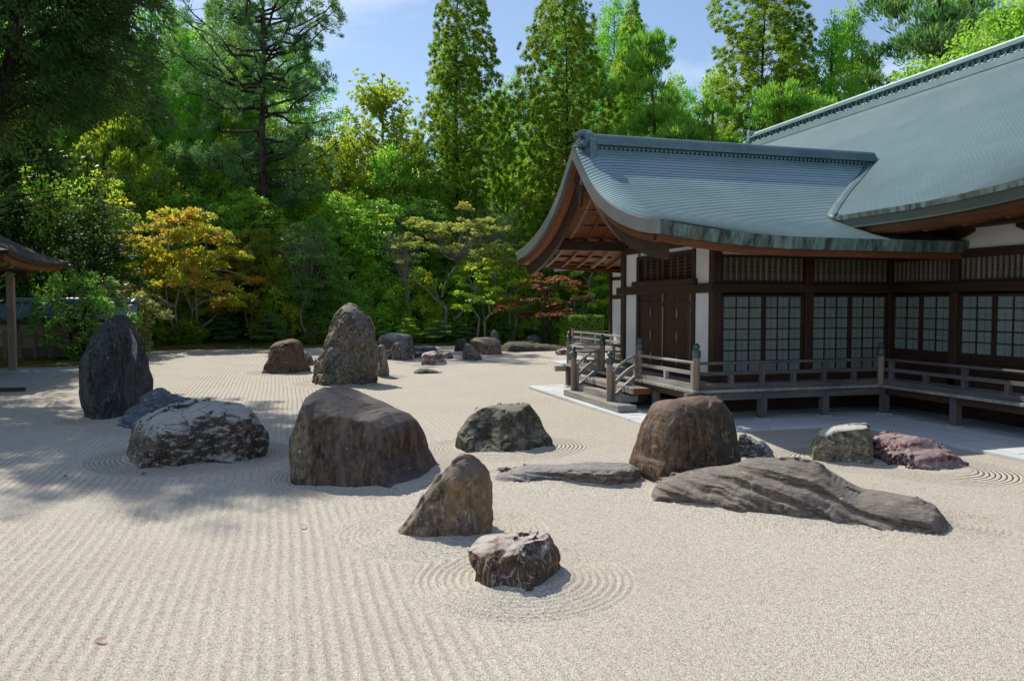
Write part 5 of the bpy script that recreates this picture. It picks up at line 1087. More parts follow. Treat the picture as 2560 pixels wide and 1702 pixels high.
# ------------------------------------------------------------------ vegetation
def leaf_mat(name, a, b, c, trans=0.45, rough=0.55, spec=0.25, patch=0.5, gloss=False):
    """leaves: diffuse and light shining through; tone varies leaf by leaf and in drifts through the crown"""
    m = M_(name, rough, spec); isl = m.island(); v = m.coord(world=True)
    col = m.mix(m.ramp(isl, [(0.0, 0.0), (1.0, 1.0)]), a, b)
    col = m.mix(m.ramp(m.noise(v, patch, 3), [(.47, 0), (.64, 1)]), col, c)
    m.color(col)
    t = m.N.new('ShaderNodeBsdfTranslucent'); tc = m.mix(0.5, col, (1.0, 0.95, 0.35), 'MULTIPLY'); 
    br = m.N.new('ShaderNodeVectorMath'); br.operation = 'SCALE'; br.inputs['Scale'].default_value = 2.6; m.L(tc, br.inputs[0]); m.L(br.outputs[0], t.inputs['Color'])
    x = m.N.new('ShaderNodeMixShader'); x.inputs[0].default_value = trans; m.L(m.b.outputs[0], x.inputs[1]); m.L(t.outputs[0], x.inputs[2]); m.L(x.outputs[0], m.out.inputs['Surface'])
    return m.m
def bark(name, a, b, sc=6):
    m = M_(name, 0.9, 0.15); v = m.coord((sc, sc, sc * .22), world=True); n = m.noise(v, 1, 6, .65, .4)
    c = m.mix(m.ramp(n, [(.38, 0), (.62, 1)]), a, b); c = m.mix(m.math('MULTIPLY', m.ramp(m.noise(m.coord(world=True), 2.2, 4), [(.55, 0), (.7, 1)]), .5), c, (.16, .16, .12))
    m.color(c); m.bump(n, .03, .8); return m.m
BK = {'dark': bark('dark furrowed bark', (.035, .026, .020), (.085, .066, .052)), 'grey': bark('grey mottled bark', (.15, .135, .115), (.27, .25, .22)), 'red': bark('reddish pine bark', (.10, .050, .030), (.19, .105, .065)), 'pale': bark('pale lichened bark', (.20, .18, .145), (.36, .33, .28))}
LM = {
 'shade_leaf': leaf_mat('green leaves darkened for shade', (.018, .050, .012), (.036, .085, .016), (.060, .085, .014), .3, .5, .2),  # leaf green lowered so the colour itself carries the shade
 'cedar_near': leaf_mat('cedar sprays darkened for shade', (.030, .080, .014), (.060, .130, .022), (.085, .140, .020), .06),  # darker copy of the cedar sprays, shade painted into the green
 'cedar': leaf_mat('deep green cedar sprays', (0.070, 0.192, 0.037), (0.139, 0.327, 0.055), (0.196, 0.338, 0.046)),
 'cedar_bright': leaf_mat('bright green cedar sprays', (0.098, 0.296, 0.034), (0.172, 0.420, 0.056), (0.208, 0.383, 0.040)),
 'umbrella': leaf_mat('fresh yellow green umbrella pine needles', (.095, .195, .022), (.165, .260, .032), (.195, .245, .028), patch=.9),
 'umbrella_dark': leaf_mat('mid green conifer needles', (0.087, 0.237, 0.037), (0.196, 0.380, 0.055), (0.299, 0.380, 0.046), patch=.8),
 'pine': leaf_mat('blue green pine needles', (0.054, 0.140, 0.060), (0.114, 0.244, 0.092), (0.133, 0.231, 0.071), .35),
 'redpine': leaf_mat('fresh green pine needles', (0.082, 0.225, 0.038), (0.165, 0.353, 0.052), (0.189, 0.319, 0.042), .4),
 'broad': leaf_mat('dark glossy broad leaves', (0.073, 0.174, 0.038), (0.174, 0.324, 0.066), (0.166, 0.353, 0.058), .3, .45, .3),
 'broad_mid': leaf_mat('mid green broad leaves', (0.112, 0.277, 0.037), (0.230, 0.420, 0.063), (0.299, 0.415, 0.055), .45, .4, .35),
 'broad_light': leaf_mat('light green broad leaves', (0.141, 0.294, 0.042), (0.246, 0.414, 0.067), (0.189, 0.331, 0.047), .45, .4, .4),
 'ginkgo': leaf_mat('yellow green feathery leaves', (0.217, 0.314, 0.032), (0.324, 0.393, 0.043), (0.285, 0.333, 0.032), .5),
 'maple_orange': leaf_mat('yellow and orange maple leaves', (0.249, 0.305, 0.034), (0.339, 0.328, 0.038), (0.407, 0.226, 0.056), .5, patch=.8),
 'maple_olive': leaf_mat('olive and yellow maple leaves', (0.130, 0.194, 0.026), (0.221, 0.233, 0.029), (0.260, 0.208, 0.039), .5, patch=.6),
 'maple_green': leaf_mat('fresh green maple leaves', (0.187, 0.415, 0.038), (0.332, 0.420, 0.058), (0.420, 0.420, 0.058), .5),
 'maple_red': leaf_mat('dark red maple leaves', (0.139, 0.036, 0.029), (0.245, 0.068, 0.049), (0.180, 0.090, 0.062), .4),
 'maple_bright': leaf_mat('bright yellow green leaves', (0.194, 0.286, 0.029), (0.286, 0.351, 0.039), (0.233, 0.286, 0.026), .5),
 'azalea': leaf_mat('pale yellow green small leaves', (0.206, 0.266, 0.069), (0.333, 0.373, 0.108), (0.276, 0.314, 0.079), .4),
 'rhodo': leaf_mat('leathery pale backed leaves', (0.141, 0.189, 0.047), (0.331, 0.353, 0.141), (0.212, 0.201, 0.047), .25, .25, .6),
 'mossbush': leaf_mat('clipped dark green foliage', (0.052, 0.106, 0.023), (0.106, 0.177, 0.033), (0.116, 0.154, 0.027), .25),
 'hedge': leaf_mat('clipped bright hedge leaves', (0.106, 0.225, 0.023), (0.177, 0.307, 0.033), (0.141, 0.260, 0.027), .3),
}
def unit(a): return a / np.maximum(np.linalg.norm(a, axis=1, keepdims=True), 1e-9)
def leaf_quads(c, d, n, Ln, Wd):
    """rhombic leaves: centres, long axes, face normals, length, width"""
    d = unit(d); s = unit(np.cross(d, n)); Ln = np.broadcast_to(Ln, (len(c),))[:, None]; Wd = np.broadcast_to(Wd, (len(c),))[:, None]
    v = np.stack([c - d * Ln * .5, c + s * Wd * .5 - d * Ln * .08, c + d * Ln * .5, c - s * Wd * .5 - d * Ln * .08], 1).reshape(-1, 3)
    return v, np.arange(len(v)).reshape(-1, 4)
def clumps(rng, cen, rad, k, style, Ln, Wd, outward=None):
    M = len(cen); rad = np.broadcast_to(np.asarray(rad, float).reshape(-1, 1) if np.ndim(rad) == 1 else np.asarray(rad, float), (M, 3))
    c = np.repeat(cen, k, 0); r = np.repeat(rad, k, 0); N = len(c)
    u = unit(rng.normal(size=(N, 3))); q = rng.uniform(0, 1, (N, 1)) ** .45
    out = np.repeat(outward, k, 0) if outward is not None else np.zeros((N, 3))
    if style == 'tuft':
        d = unit(u + .7 * out + np.array([0, 0, .25])); p = c + d * r * .55 * q ; n = rng.normal(size=(N, 3))
    elif style == 'droop':
        d = unit(u * .6 + .8 * out + np.array([0, 0, -.55])); p = c + u * r * q; n = rng.normal(size=(N, 3))
    elif style == 'up':
        d = unit(u * .5 + .35 * out + np.array([0, 0, .9])); p = c + u * r * q; n = rng.normal(size=(N, 3))
    elif style == 'pad':
        p = c + u * r * q; p[:, 2] += -.16 * r[:, 0] * ((u[:, :2] ** 2).sum(1) * q[:, 0] ** 2); d = unit(u * np.array([1, 1, .35]) + .3 * out); n = unit(rng.normal(size=(N, 3)) * .75 + np.array([0, 0, 1.]))
    else:
        p = c + u * r * q; d = unit(rng.normal(size=(N, 3)) + .5 * u); n = unit(rng.normal(size=(N, 3)) + .6 * u + np.array([0, 0, .5]))
    L_ = Ln * rng.uniform(.65, 1.25, N); W_ = Wd * rng.uniform(.7, 1.2, N)
    return leaf_quads(p, d, n, L_, W_)
def mesh_tree(name, cl, tubes, bark_n=6):
    V_ = []; Q_ = []; b = 0
    for v, q in cl: V_.append(v); Q_.append(q + b); b += len(v)
    crown = mesh_arrays(name + '_crown', np.concatenate(V_), np.concatenate(Q_))
    g = G()
    for pts, rad in tubes: g.tube(pts, rad, 7 if max(rad) > .08 else 4, cap=False)
    me = bpy.data.meshes.new(name + '_trunk'); me.from_pydata(g.v, [], g.f); me.polygons.foreach_set('use_smooth', np.ones(len(g.f), bool)); me.update()
    return me, crown
def limb(p, q, sag, rng, n=5):
    p = np.array(p, float); q = np.array(q, float); t = np.linspace(0, 1, n); pts = p + (q - p) * t[:, None]
    pts[:, 2] += sag * np.sin(t * math.pi); pts[1:-1] += rng.normal(size=(n - 2, 3)) * np.linalg.norm(q - p) * .035
    return [tuple(x) for x in pts]
def column_tree(seed, H, prof, nclump, k, style, Ln, Wd, cr, limbs=.35, tr=.22, zb=0.1, rise=.25, irr=.3, flat=1.0, twin=False):
    """crown from a radius profile [(height share, radius)], clumps at the twig ends, limbs to a share of them"""
    rng = np.random.RandomState(seed); a = np.array(prof, float)
    zz = rng.uniform(0, 1, nclump * 6); rr = np.interp(zz, a[:, 0], a[:, 1]); keep = rng.uniform(0, a[:, 1].max(), len(zz)) < rr; zz = zz[keep][:nclump]; rr = rr[keep][:nclump]
    an = rng.uniform(0, 2 * math.pi, len(zz))
    lump = 1 + irr * np.sin(an * 2 + zz * 9 + seed) * .6 + irr * .8 * vnoise(np.stack([np.cos(an) * 1.6, np.sin(an) * 1.6, zz * 9], 1), seed)
    r = rr * lump * np.sqrt(rng.uniform(.03, 1, len(zz)))
    cen = np.stack([r * np.cos(an), r * np.sin(an), zz * H], 1); out = unit(cen * np.array([1, 1, 0]) + 1e-6)
    cl = [clumps(rng, cen, np.array([cr, cr, cr * flat]) * np.ones((len(cen), 1)) * rng.uniform(.6, 1.25, (len(cen), 1)), k, style, Ln, Wd, out)]
    lean = rng.normal(size=2) * .012 * H
    tx = lambda z: (lean[0] * math.sin(z / H * 3), lean[1] * math.sin(z / H * 2.3))
    tubes = [([(*tx(z), z) for z in np.linspace(-.4, H * .97, 10)], list(np.linspace(tr, tr * .12, 10)))]
    for i in np.where(rng.uniform(0, 1, len(cen)) < limbs)[0]:
        z0 = max(H * .08, cen[i, 2] - rise * r[i] - .1); tubes.append((limb((*tx(z0), z0), cen[i], .05 * r[i], rng, 4), list(np.linspace(max(.02, tr * .22 * (1 - z0 / H) + .015), .012, 4))))
    return mesh_tree('tree', cl, tubes)
def pad_tree(seed, trunks, pads, k, Ln, Wd, style='pad', tuft=None):
    """explicit trunks [(pts, radii)] and pads [(x,y,z, rx, ry, rz)]; twigs run from the nearest trunk point"""
    rng = np.random.RandomState(seed); cl = []; tubes = list(trunks)
    tp = np.array([p for t, _ in trunks for p in t])
    for (x, y, z, rx, ry, rz) in pads:
        nsub = max(3, int(7 * rx * ry / .5)); nsub = min(nsub, 60)
        u = unit(rng.normal(size=(nsub, 3))); s = rng.uniform(0, 1, (nsub, 1)) ** .5
        cen = np.array([x, y, z]) + u * s * np.array([rx, ry, rz]); cen[:, 2] += .25 * rz - .22 * rx * ((u[:, :2] ** 2).sum(1)) * s[:, 0] ** 2
        cl.append(clumps(rng, cen, np.array([.34, .34, .13 if style == 'pad' else .26]) * rng.uniform(.6, 1.2, (nsub, 1)) * min(1, .35 + rx * .6), k, style, Ln, Wd, unit(u * np.array([1, 1, .2]))))
        c = np.array([x, y, z - .1]); dd = np.linalg.norm((tp - c) * np.array([1, 1, 1.4]) + np.array([0, 0, .5 * rx]), axis=1); b = tp[dd.argmin()]
        tubes.append((limb(b, c, .1, rng, 5), list(np.linspace(.05 * min(1.4, .5 + rx * .5), .014, 5))))
        for j in range(min(6, nsub)): tubes.append((limb(c, cen[j], .03, rng, 3), [.014, .010, .006]))
    return mesh_tree('tree', cl, tubes)
def put(name, me, lm, bk, x, y, z=None, s=1.0, sz=None, rot=0.0, label='', cat='tree', group=None, trunk='trunk', crown='crown'):
    z = ground_z(x, y) if z is None else z
    e = empty(name, (x, y, z), label, cat, group); e.rotation_euler = (0, 0, rot); e.scale = (s, s, sz or s)
    for me_, nm, mt in ((me[0], trunk, BK[bk]), (me[1], crown, LM[lm])):
        o = bpy.data.objects.new(nm, me_); C.objects.link(o); o.parent = e
        if not me_.materials: me_.materials.append(mt)
        o.material_slots[0].link = 'OBJECT'; o.material_slots[0].material = mt
    return e
U_PROF = [(0, 0), (.06, .45), (.16, .9), (.32, 1.0), (.55, .88), (.75, .62), (.90, .34), (1.0, .08)]
def sc(p, r): return [(a, b * r) for a, b in p]
# two tall umbrella pines in the middle, one behind the hall
ua = column_tree(11, 31, sc([(0, 0), (.06, .6), (.2, .95), (.45, 1.0), (.63, .83), (.78, .62), (.92, .30), (1, .08)], 3.1), 2900, 74, 'tuft', .17, .055, .44, .10, .18)
ub = column_tree(23, 25.2, sc([(0, 0), (.08, .5), (.2, .95), (.5, 1.0), (.72, .93), (.86, .72), (.94, .4), (1, .12)], 3.5), 2900, 74, 'tuft', .17, .055, .46, .10, .20, irr=.5)
put('umbrella_pine', ua, 'umbrella', 'dark', 12.4, 54.7, 0, label='tall narrow yellow green umbrella pine in the middle, left of its broader neighbour')
put('umbrella_pine', ub, 'umbrella', 'dark', 18.4, 50.9, 0, label='tall broad yellow green umbrella pine rising behind the gable of the west wing')
put('umbrella_pine', ub, 'umbrella', 'dark', 34.2, 50.5, 2, s=1.28, sz=1.0, rot=2.1, label='tall yellow green conifer rising above the roof corner behind the hall')
put('conifer', ua, 'umbrella_dark', 'dark', 25.6, 55.0, 0, s=.75, sz=.84, rot=1.0, label='dark conifer top showing behind the flat layered red pine')
# dense cedars
CED = [(0, 0), (.04, .7), (.15, 1.0), (.4, .85), (.7, .52), (.9, .22), (1, .04)]
ca = column_tree(31, 22, sc(CED, 3.0), 1000, 34, 'up', .24, .075, .42, .15, .26)
cb = column_tree(37, 22, sc([(0, .2), (.2, .9), (.45, 1.0), (.7, .7), (.9, .35), (1, .06)], 2.7), 800, 34, 'up', .24, .075, .44, .2, .24, irr=.5)
cc = column_tree(41, 24, sc([(0, 0), (.35, .15), (.5, .8), (.7, 1.0), (.88, .7), (1, .12)], 2.8), 560, 34, 'blob', .20, .11, .48, .35, .24, irr=.6)
# broadleaf crowns
BRO = [(0, 0), (.12, .55), (.3, .95), (.55, 1.0), (.8, .75), (.95, .38), (1, .1)]
ba = column_tree(51, 11, sc(BRO, 3.2), 520, 40, 'blob', .20, .11, .47, .35, .17, irr=.5)
bb = column_tree(57, 9, sc([(0, 0), (.25, .3), (.4, .9), (.6, 1.0), (.85, .7), (1, .1)], 3.0), 420, 40, 'pad', .18, .10, .6, .4, .14, irr=.5, flat=.35)
bc = column_tree(61, 5.0, sc([(0, .3), (.1, .8), (.35, 1.0), (.7, .8), (1, .15)], 2.2), 300, 36, 'blob', .16, .085, .38, .3, .09, irr=.45)
put('cedar', ca, 'cedar_bright', 'dark', -6.3, 60.5, 0, s=1.02, label='bright green pointed cedar left of the big pine, full to the ground')
put('cedar', cb, 'cedar', 'dark', -8.9, 65.0, 0, s=1.15, sz=1.4, rot=1, label='very tall bare trunked dark cedar behind the bright green pointed cedar')
put('cedar', cb, 'umbrella_dark', 'dark', -4.3, 61.7, 0, s=.9, sz=1.15, rot=2, label='slim mid green cedar with pointed top between the bright cedar and the big pine')
put('cedar', ca, 'umbrella_dark', 'dark', -2.7, 67.8, 0, s=.85, sz=1.2, rot=3, label='slim cedar close behind the left limbs of the big pine')

# the big pine: trunk, spreading limbs, tufted needles
def big_pine():
    rng = np.random.RandomState(5); Hh = 24.5
    tr = [(0 + .12 * math.sin(z * .4), .1 * math.sin(z * .3), z) for z in np.linspace(-.4, Hh, 16)]
    trunks = [(tr, list(np.linspace(.36, .06, 16)))]; cl = []; tubes = []
    for k in range(84):
        z0 = rng.uniform(8.0, 24); an = rng.uniform(0, 2 * math.pi); ln = np.interp(z0, [8, 11, 15, 19, 24.5], [3.2, 6.2, 6.6, 5.2, 2.2]) * rng.uniform(.55, 1.1)
        up = rng.uniform(.12, .55) + .35 * (z0 > 17)
        tip = np.array([math.cos(an) * ln, math.sin(an) * ln, z0 + ln * up * .8])
        pts = limb((0, 0, z0), tip, -.10 * ln, rng, 6); tubes.append((pts, list(np.linspace(.10, .025, 6))))
        P = np.array(pts); ns = 16
        t = rng.uniform(.4, 1.02, ns); base = np.stack([np.interp(t, np.linspace(0, 1, 6), P[:, i]) for i in range(3)], 1)
        side = rng.normal(size=(ns, 3)) * np.array([.5, .5, .3]) * (.25 + .16 * ln); cen = base + side
        cl.append(clumps(rng, cen, .74 * rng.uniform(.6, 1.2, ns), 56, 'tuft', .27, .05, unit(np.tile(tip - np.array([0, 0, z0]), (ns, 1)) + side)))
        for j in range(5): tubes.append((limb(base[j], cen[j], .05, rng, 3), [.02, .014, .008]))
    return mesh_tree('big_pine', cl, trunks + tubes)
bp = big_pine()
put('big_pine', bp, 'pine', 'dark', -1.0, 53.5, 0, label='big dark pine with straight grey trunk and wide tufted limbs, tallest in the left half')

# layered red pines behind the hall
def layered_pine(seed, H, R, lean=0.0):
    rng = np.random.RandomState(seed); tr = [(lean * (z / H) ** 1.5 * H + .25 * math.sin(z * .6 + seed), .2 * math.sin(z * .5), z) for z in np.linspace(-.5, H, 12)]
    pads = []
    for k in range(30):
        t = rng.uniform(.42, 1.0); z = t * H; an = rng.uniform(0, 2 * math.pi); rr = R * (1.15 - .75 * abs(t - .55) * 1.5) * rng.uniform(.25, 1.0) * (1 if t < .93 else .4)
        pads.append((tr[-1][0] * (t ** 1.5) + rr * math.cos(an), rr * math.sin(an), z + .1, rng.uniform(1.0, 1.7), rng.uniform(1.0, 1.7), .20))
    pads.append((tr[-1][0], 0, H, 1.5, 1.4, .3))
    return pad_tree(seed, [(tr, list(np.linspace(.22, .06, 12)))], pads, 30, .30, .065, 'up')
lp1 = layered_pine(3, 14, 2.6, .05); lp2 = layered_pine(8, 12, 3.0, -.04)
put('red_pine', lp1, 'redpine', 'red', 22.2, 45.5, 0, sz=1.36, label='layered red pine with flat pads standing against the sky behind the wing ridge')
put('red_pine', lp2, 'redpine', 'red', 24.3, 41.5, 0, s=1.15, sz=1.15, rot=1.5, label='bushy light green red pine behind the middle of the wing ridge')
put('red_pine', lp1, 'redpine', 'red', 27.3, 38.5, 0, s=1.1, sz=1.03, rot=3.6, label='light green red pine close above the left end of the main ridge')
put('red_pine', lp2, 'redpine', 'red', 20.6, 41.5, 0, s=1.0, sz=.98, rot=4.0, label='low light green red pine behind the wing gable end')

# feathery yellow-green tree with upswept branches
def ginkgo():
    rng = np.random.RandomState(9); Hh = 18.5; trunks = [([(0, 0, z) for z in np.linspace(-.4, Hh, 12)], list(np.linspace(.22, .03, 12)))]; cl = []; tubes = []
    for k in range(95):
        z0 = rng.uniform(4.5, 17); an = rng.uniform(0, 2 * math.pi); ln = np.interp(z0, [5, 9, 16.5], [4.2, 4.4, 1.7]) * rng.uniform(.7, 1.1)
        tip = np.array([math.cos(an) * ln * .8, math.sin(an) * ln * .8, z0 + ln * .85]); pts = limb((0, 0, z0), tip, -.1 * ln, rng, 6); tubes.append((pts, list(np.linspace(.06, .012, 6))))
        P = np.array(pts); ns = 26; t = rng.uniform(.2, 1.03, ns); cen = np.stack([np.interp(t, np.linspace(0, 1, 6), P[:, i]) for i in range(3)], 1) + rng.normal(size=(ns, 3)) * .26
        cl.append(clumps(rng, cen, .30 * np.ones(ns), 18, 'tuft', .19, .075, np.tile(unit((tip - np.array([0, 0, z0]))[None])[0], (ns, 1))))
    cl.append(clumps(rng, np.stack([rng.normal(size=40) * .12, rng.normal(size=40) * .12, rng.uniform(14, 18.7, 40)], 1), .26 * np.ones(40), 14, 'tuft', .24, .11, np.tile([0, 0, 1.], (40, 1))))
    return mesh_tree('ginkgo', cl, trunks + tubes)
gk = ginkgo()
put('feathery_tree', gk, 'ginkgo', 'grey', 7.6, 61.0, .5, s=1.3, sz=1.05, label='feathery bright yellow green tree with upswept branches between the big pine and the umbrella pines')
put('feathery_tree', gk, 'ginkgo', 'grey', 4.8, 64.5, .5, s=1.0, sz=.84, rot=2, label='second feathery yellow green tree, lower, close to the big pine')

for (x, y, s, sz, r, lb) in ((.9, 60.2, 1.2, 1.42, 1, 'bright yellow green leafy tree right behind the trunk of the big pine'), (4.2, 59.0, 1.15, 1.30, 2, 'bright yellow green leafy tree below the feathery trees'), (9.3, 58.2, 1.1, 1.22, 4, 'bright yellow green leafy tree left of the tall narrow umbrella pine'), (-3.6, 57.0, .95, 1.25, 3, 'bright yellow green leafy tree left behind the trunk of the big pine'), (-7.6, 55.0, .85, 1.05, 5, 'yellow green leafy tree rising behind the crown of the orange maple')):
    put('leafy_tree', ba, 'maple_bright', 'grey', x, y, 0, s=s, sz=sz, rot=r, label=lb)

# maples: flat layers of small leaves
def maple(seed, H, R, npad, trunks=3, low=.38, k=34, Ln=.16):
    rng = np.random.RandomState(seed); tr = []
    for j in range(trunks):
        an = 2 * math.pi * j / trunks + seed; sp = R * rng.uniform(.25, .45); top = np.array([sp * math.cos(an), sp * math.sin(an) * .8, H * rng.uniform(.72, .95)])
        tr.append((limb((.10 * math.cos(an), .10 * math.sin(an), -.2), top, 0, rng, 7), list(np.linspace(.085, .025, 7))))
    pads = []
    for i in range(npad):
        t = (i + .5) / npad; z = H * (low + (1 - low) * t); an = i * 2.4 + rng.normal() * .4; rr = R * math.sqrt(max(.02, 1 - ((t - .22) / .80) ** 2)) * rng.uniform(.35, .95); s_ = rng.uniform(.7, 1.2) * R / 3.4
        pads.append((rr * math.cos(an), rr * math.sin(an), z - .12 * rr, s_ * 1.2, s_ * 1.0, .10))
    return pad_tree(seed, tr, pads, k, Ln, Ln * .62)
mh = maple(4, 5.6, 4.0, 40, 4, .34)
put('orange_maple', mh, 'maple_orange', 'pale', -5.2, 46.8, .12, sz=1.36, rot=.5, label='yellow and orange maple with several pale stems on the mossy islet')
ms = maple(14, 4.2, 2.2, 18, 2, .40)
put('red_maple', ms, 'maple_red', 'dark', 14.3, 41.8, .2, s=1.25, sz=.95, label='small dark red maple near the end of the veranda')
put('green_maple', ms, 'maple_green', 'grey', 11.2, 44.6, .2, s=1.15, sz=1.18, rot=1.3, label='small yellow green maple before the long mossy stone')
put('green_maple', ms, 'maple_bright', 'grey', 13.4, 45.6, .2, s=1.15, sz=1.45, rot=2.2, label='yellow tinged maple between the pale azalea tree and the red maple')
put('green_maple', ms, 'maple_green', 'grey', 17.4, 44.0, .2, s=1.1, sz=1.35, rot=4.2, label='fresh green maple partly hidden by the wing eaves')
put('olive_maple', mh, 'maple_bright', 'dark', -10.1, 58.0, 0, s=1.0, sz=2.7, rot=2, label='tall yellow green maple high behind the left shrubs')
put('olive_maple', mh, 'maple_olive', 'grey', -1.7, 49.2, .2, s=.62, sz=1.2, rot=1, label='slender leaning maple with olive leaves right of the orange maple')
put('olive_maple', mh, 'maple_green', 'dark', 1.2, 57.5, 0, s=1.0, sz=1.6, rot=3, label='tall green maple with yellow tips right of the big pine trunk')
put('olive_maple', mh, 'maple_green', 'dark', 5.4, 55.5, 0, s=1.05, sz=1.65, rot=4.4, label='tall green maple below the feathery yellow tree')
# pale azalea-like tree with bare grey limbs
def azalea_tree():
    rng = np.random.RandomState(6)
    stems = [(limb((0, 0, -.2), (-1.0, .2, 3.4), .1, rng, 7), list(np.linspace(.14, .05, 7))), (limb((-.4, .1, 1.9), (-2.9, -.4, 3.6), .25, rng, 6), list(np.linspace(.08, .03, 6))), (limb((.1, 0, 1.2), (2.6, .2, 4.0), -.2, rng, 7), list(np.linspace(.11, .04, 7))), (limb((-.6, 0, 2.6), (.4, .3, 4.8), .1, rng, 6), list(np.linspace(.08, .03, 6)))]
    pads = []
    for k in range(46):
        x = rng.uniform(-2.9, 4.0); y = rng.uniform(-1.8, 1.8); top = 7.7 - .12 * (x - .3) ** 2 - .15 * y * y + .5 * math.sin(x * 2.2)
        pads.append((x, y, top - rng.uniform(0, 1) ** 1.8 * 2.6, rng.uniform(.5, .95), rng.uniform(.5, .9), .24))
    me = pad_tree(6, stems, pads, 40, .15, .085)
    return me
put('azalea_tree', azalea_tree(), 'azalea', 'grey', 9.9, 46.6, .2, label='wide pale yellow green tree with bare grey limbs, lit in front of the dark wood')
def bare(seed, H, R):
    rng = np.random.RandomState(seed); g = G(); g.tube(limb((0, 0, -.3), (0, 0, H * .6), 0, rng, 6), list(np.linspace(.10, .05, 6)), 6, cap=False)
    for k in range(16):
        an = rng.uniform(0, 6.28); t = (R * rng.uniform(.4, 1) * math.cos(an), R * rng.uniform(.4, 1) * math.sin(an), H * rng.uniform(.75, 1.0)); l = limb((0, 0, H * rng.uniform(.3, .6)), t, .15, rng, 6); g.tube(l, list(np.linspace(.04, .012, 6)), 4, cap=False)
        for j in range(9):
            b = l[rng.randint(2, 6)]; e = np.array(b) + rng.normal(size=3) * np.array([.5, .5, .35]) + np.array([0, 0, .25]); g.tube(limb(b, e, .03, rng, 3), [.014, .010, .007], 3, cap=False)
            g.tube(limb(e, e + rng.normal(size=3) * .3, .02, rng, 3), [.009, .007, .005], 3, cap=False)
    me = bpy.data.meshes.new('bare_tree'); me.from_pydata(g.v, [], g.f); me.update(); return me
bt = bare(2, 8.6, 2.2)
for (x, y, s, r, lb) in ((12.7, 49.0, 1.05, 0, 'leafless grey tree with fine twigs above the pale azalea tree'), (7.4, 47.8, .82, 2, 'leafless grey tree with fine twigs left of the pale azalea tree'), (1.4, 47.9, .80, 4, 'thin half bare tree forking low behind the tall peak stone')):
    o = link('bare_tree', bt, BK['grey'], None, (x, y, .1)); o.scale = (s, s, s); o.rotation_euler = (0, 0, r); tag(o, lb, 'tree')
# twiggy dark-leaved tree before the wood
put('small_tree', bb, 'broad', 'red', 1.9, 48.4, .1, s=.72, sz=.84, rot=1, label='thin reddish stemmed tree with dark leaves left of the tall peak stone')
# forest floor layer: dark broadleaf understory behind the moss bank
rngf = np.random.RandomState(77)
k = 0
for i in range(46):
    x = -17 + i * .95 + rngf.uniform(-.6, .6); row = i % 3; y = 49.5 + row * 3.2 + rngf.uniform(-1, 1)
    if -4.5 < x < -1.5 and row == 0: y += 2
    me = (bc, bb, ba)[row]; lm = ('broad_mid', 'broad_mid', 'maple_green', 'broad', 'maple_green')[rngf.randint(5)]
    put('understory_tree', me, lm, 'dark', x, y, None, s=rngf.uniform(.85, 1.15), sz=rngf.uniform(.8, 1.2), rot=rngf.uniform(0, 6), label='dark leafy understory tree in the shade of the wood behind the mossy bank', group='understory trees behind the moss bank')
# the wood: two rows of tall trees behind
for i in range(44):
    row = i % 2; x = -34 + i * 1.75 + rngf.uniform(-.9, .9); y = 68 + row * 7 + rngf.uniform(-2, 2)
    gap = 2 < x < 15
    me = (ca, cb, cc, ba)[rngf.randint(4)]; hs = rngf.uniform(.85, 1.25)
    if gap: hs *= .62
    if me is ba: hs *= 1.7
    put('forest_tree', me, ('cedar', 'umbrella_dark', 'broad_mid', 'cedar_bright')[rngf.randint(4)], 'dark', x, y, None, s=1.0 * rngf.uniform(.9, 1.25), sz=hs, rot=rngf.uniform(0, 6), label='tall tree in the dense wood behind the garden', group='tall trees of the wood')
for i in range(16):
    x = -22 + i * 1.35 + rngf.uniform(-.5, .5); y = 66 + rngf.uniform(-3, 3)
    if x > -1: break
    put('forest_tree', (cc, ba, cb)[i % 3], ('broad_mid', 'cedar', 'umbrella_dark')[i % 3], 'dark', x, y, 0, s=rngf.uniform(.9, 1.2), sz=(1.0 if i % 3 != 1 else 1.7) * rngf.uniform(.8, 1.1), rot=rngf.uniform(0, 6), label='tall tree in the dense wood on the left behind the boundary wall', group='tall trees behind the boundary wall')
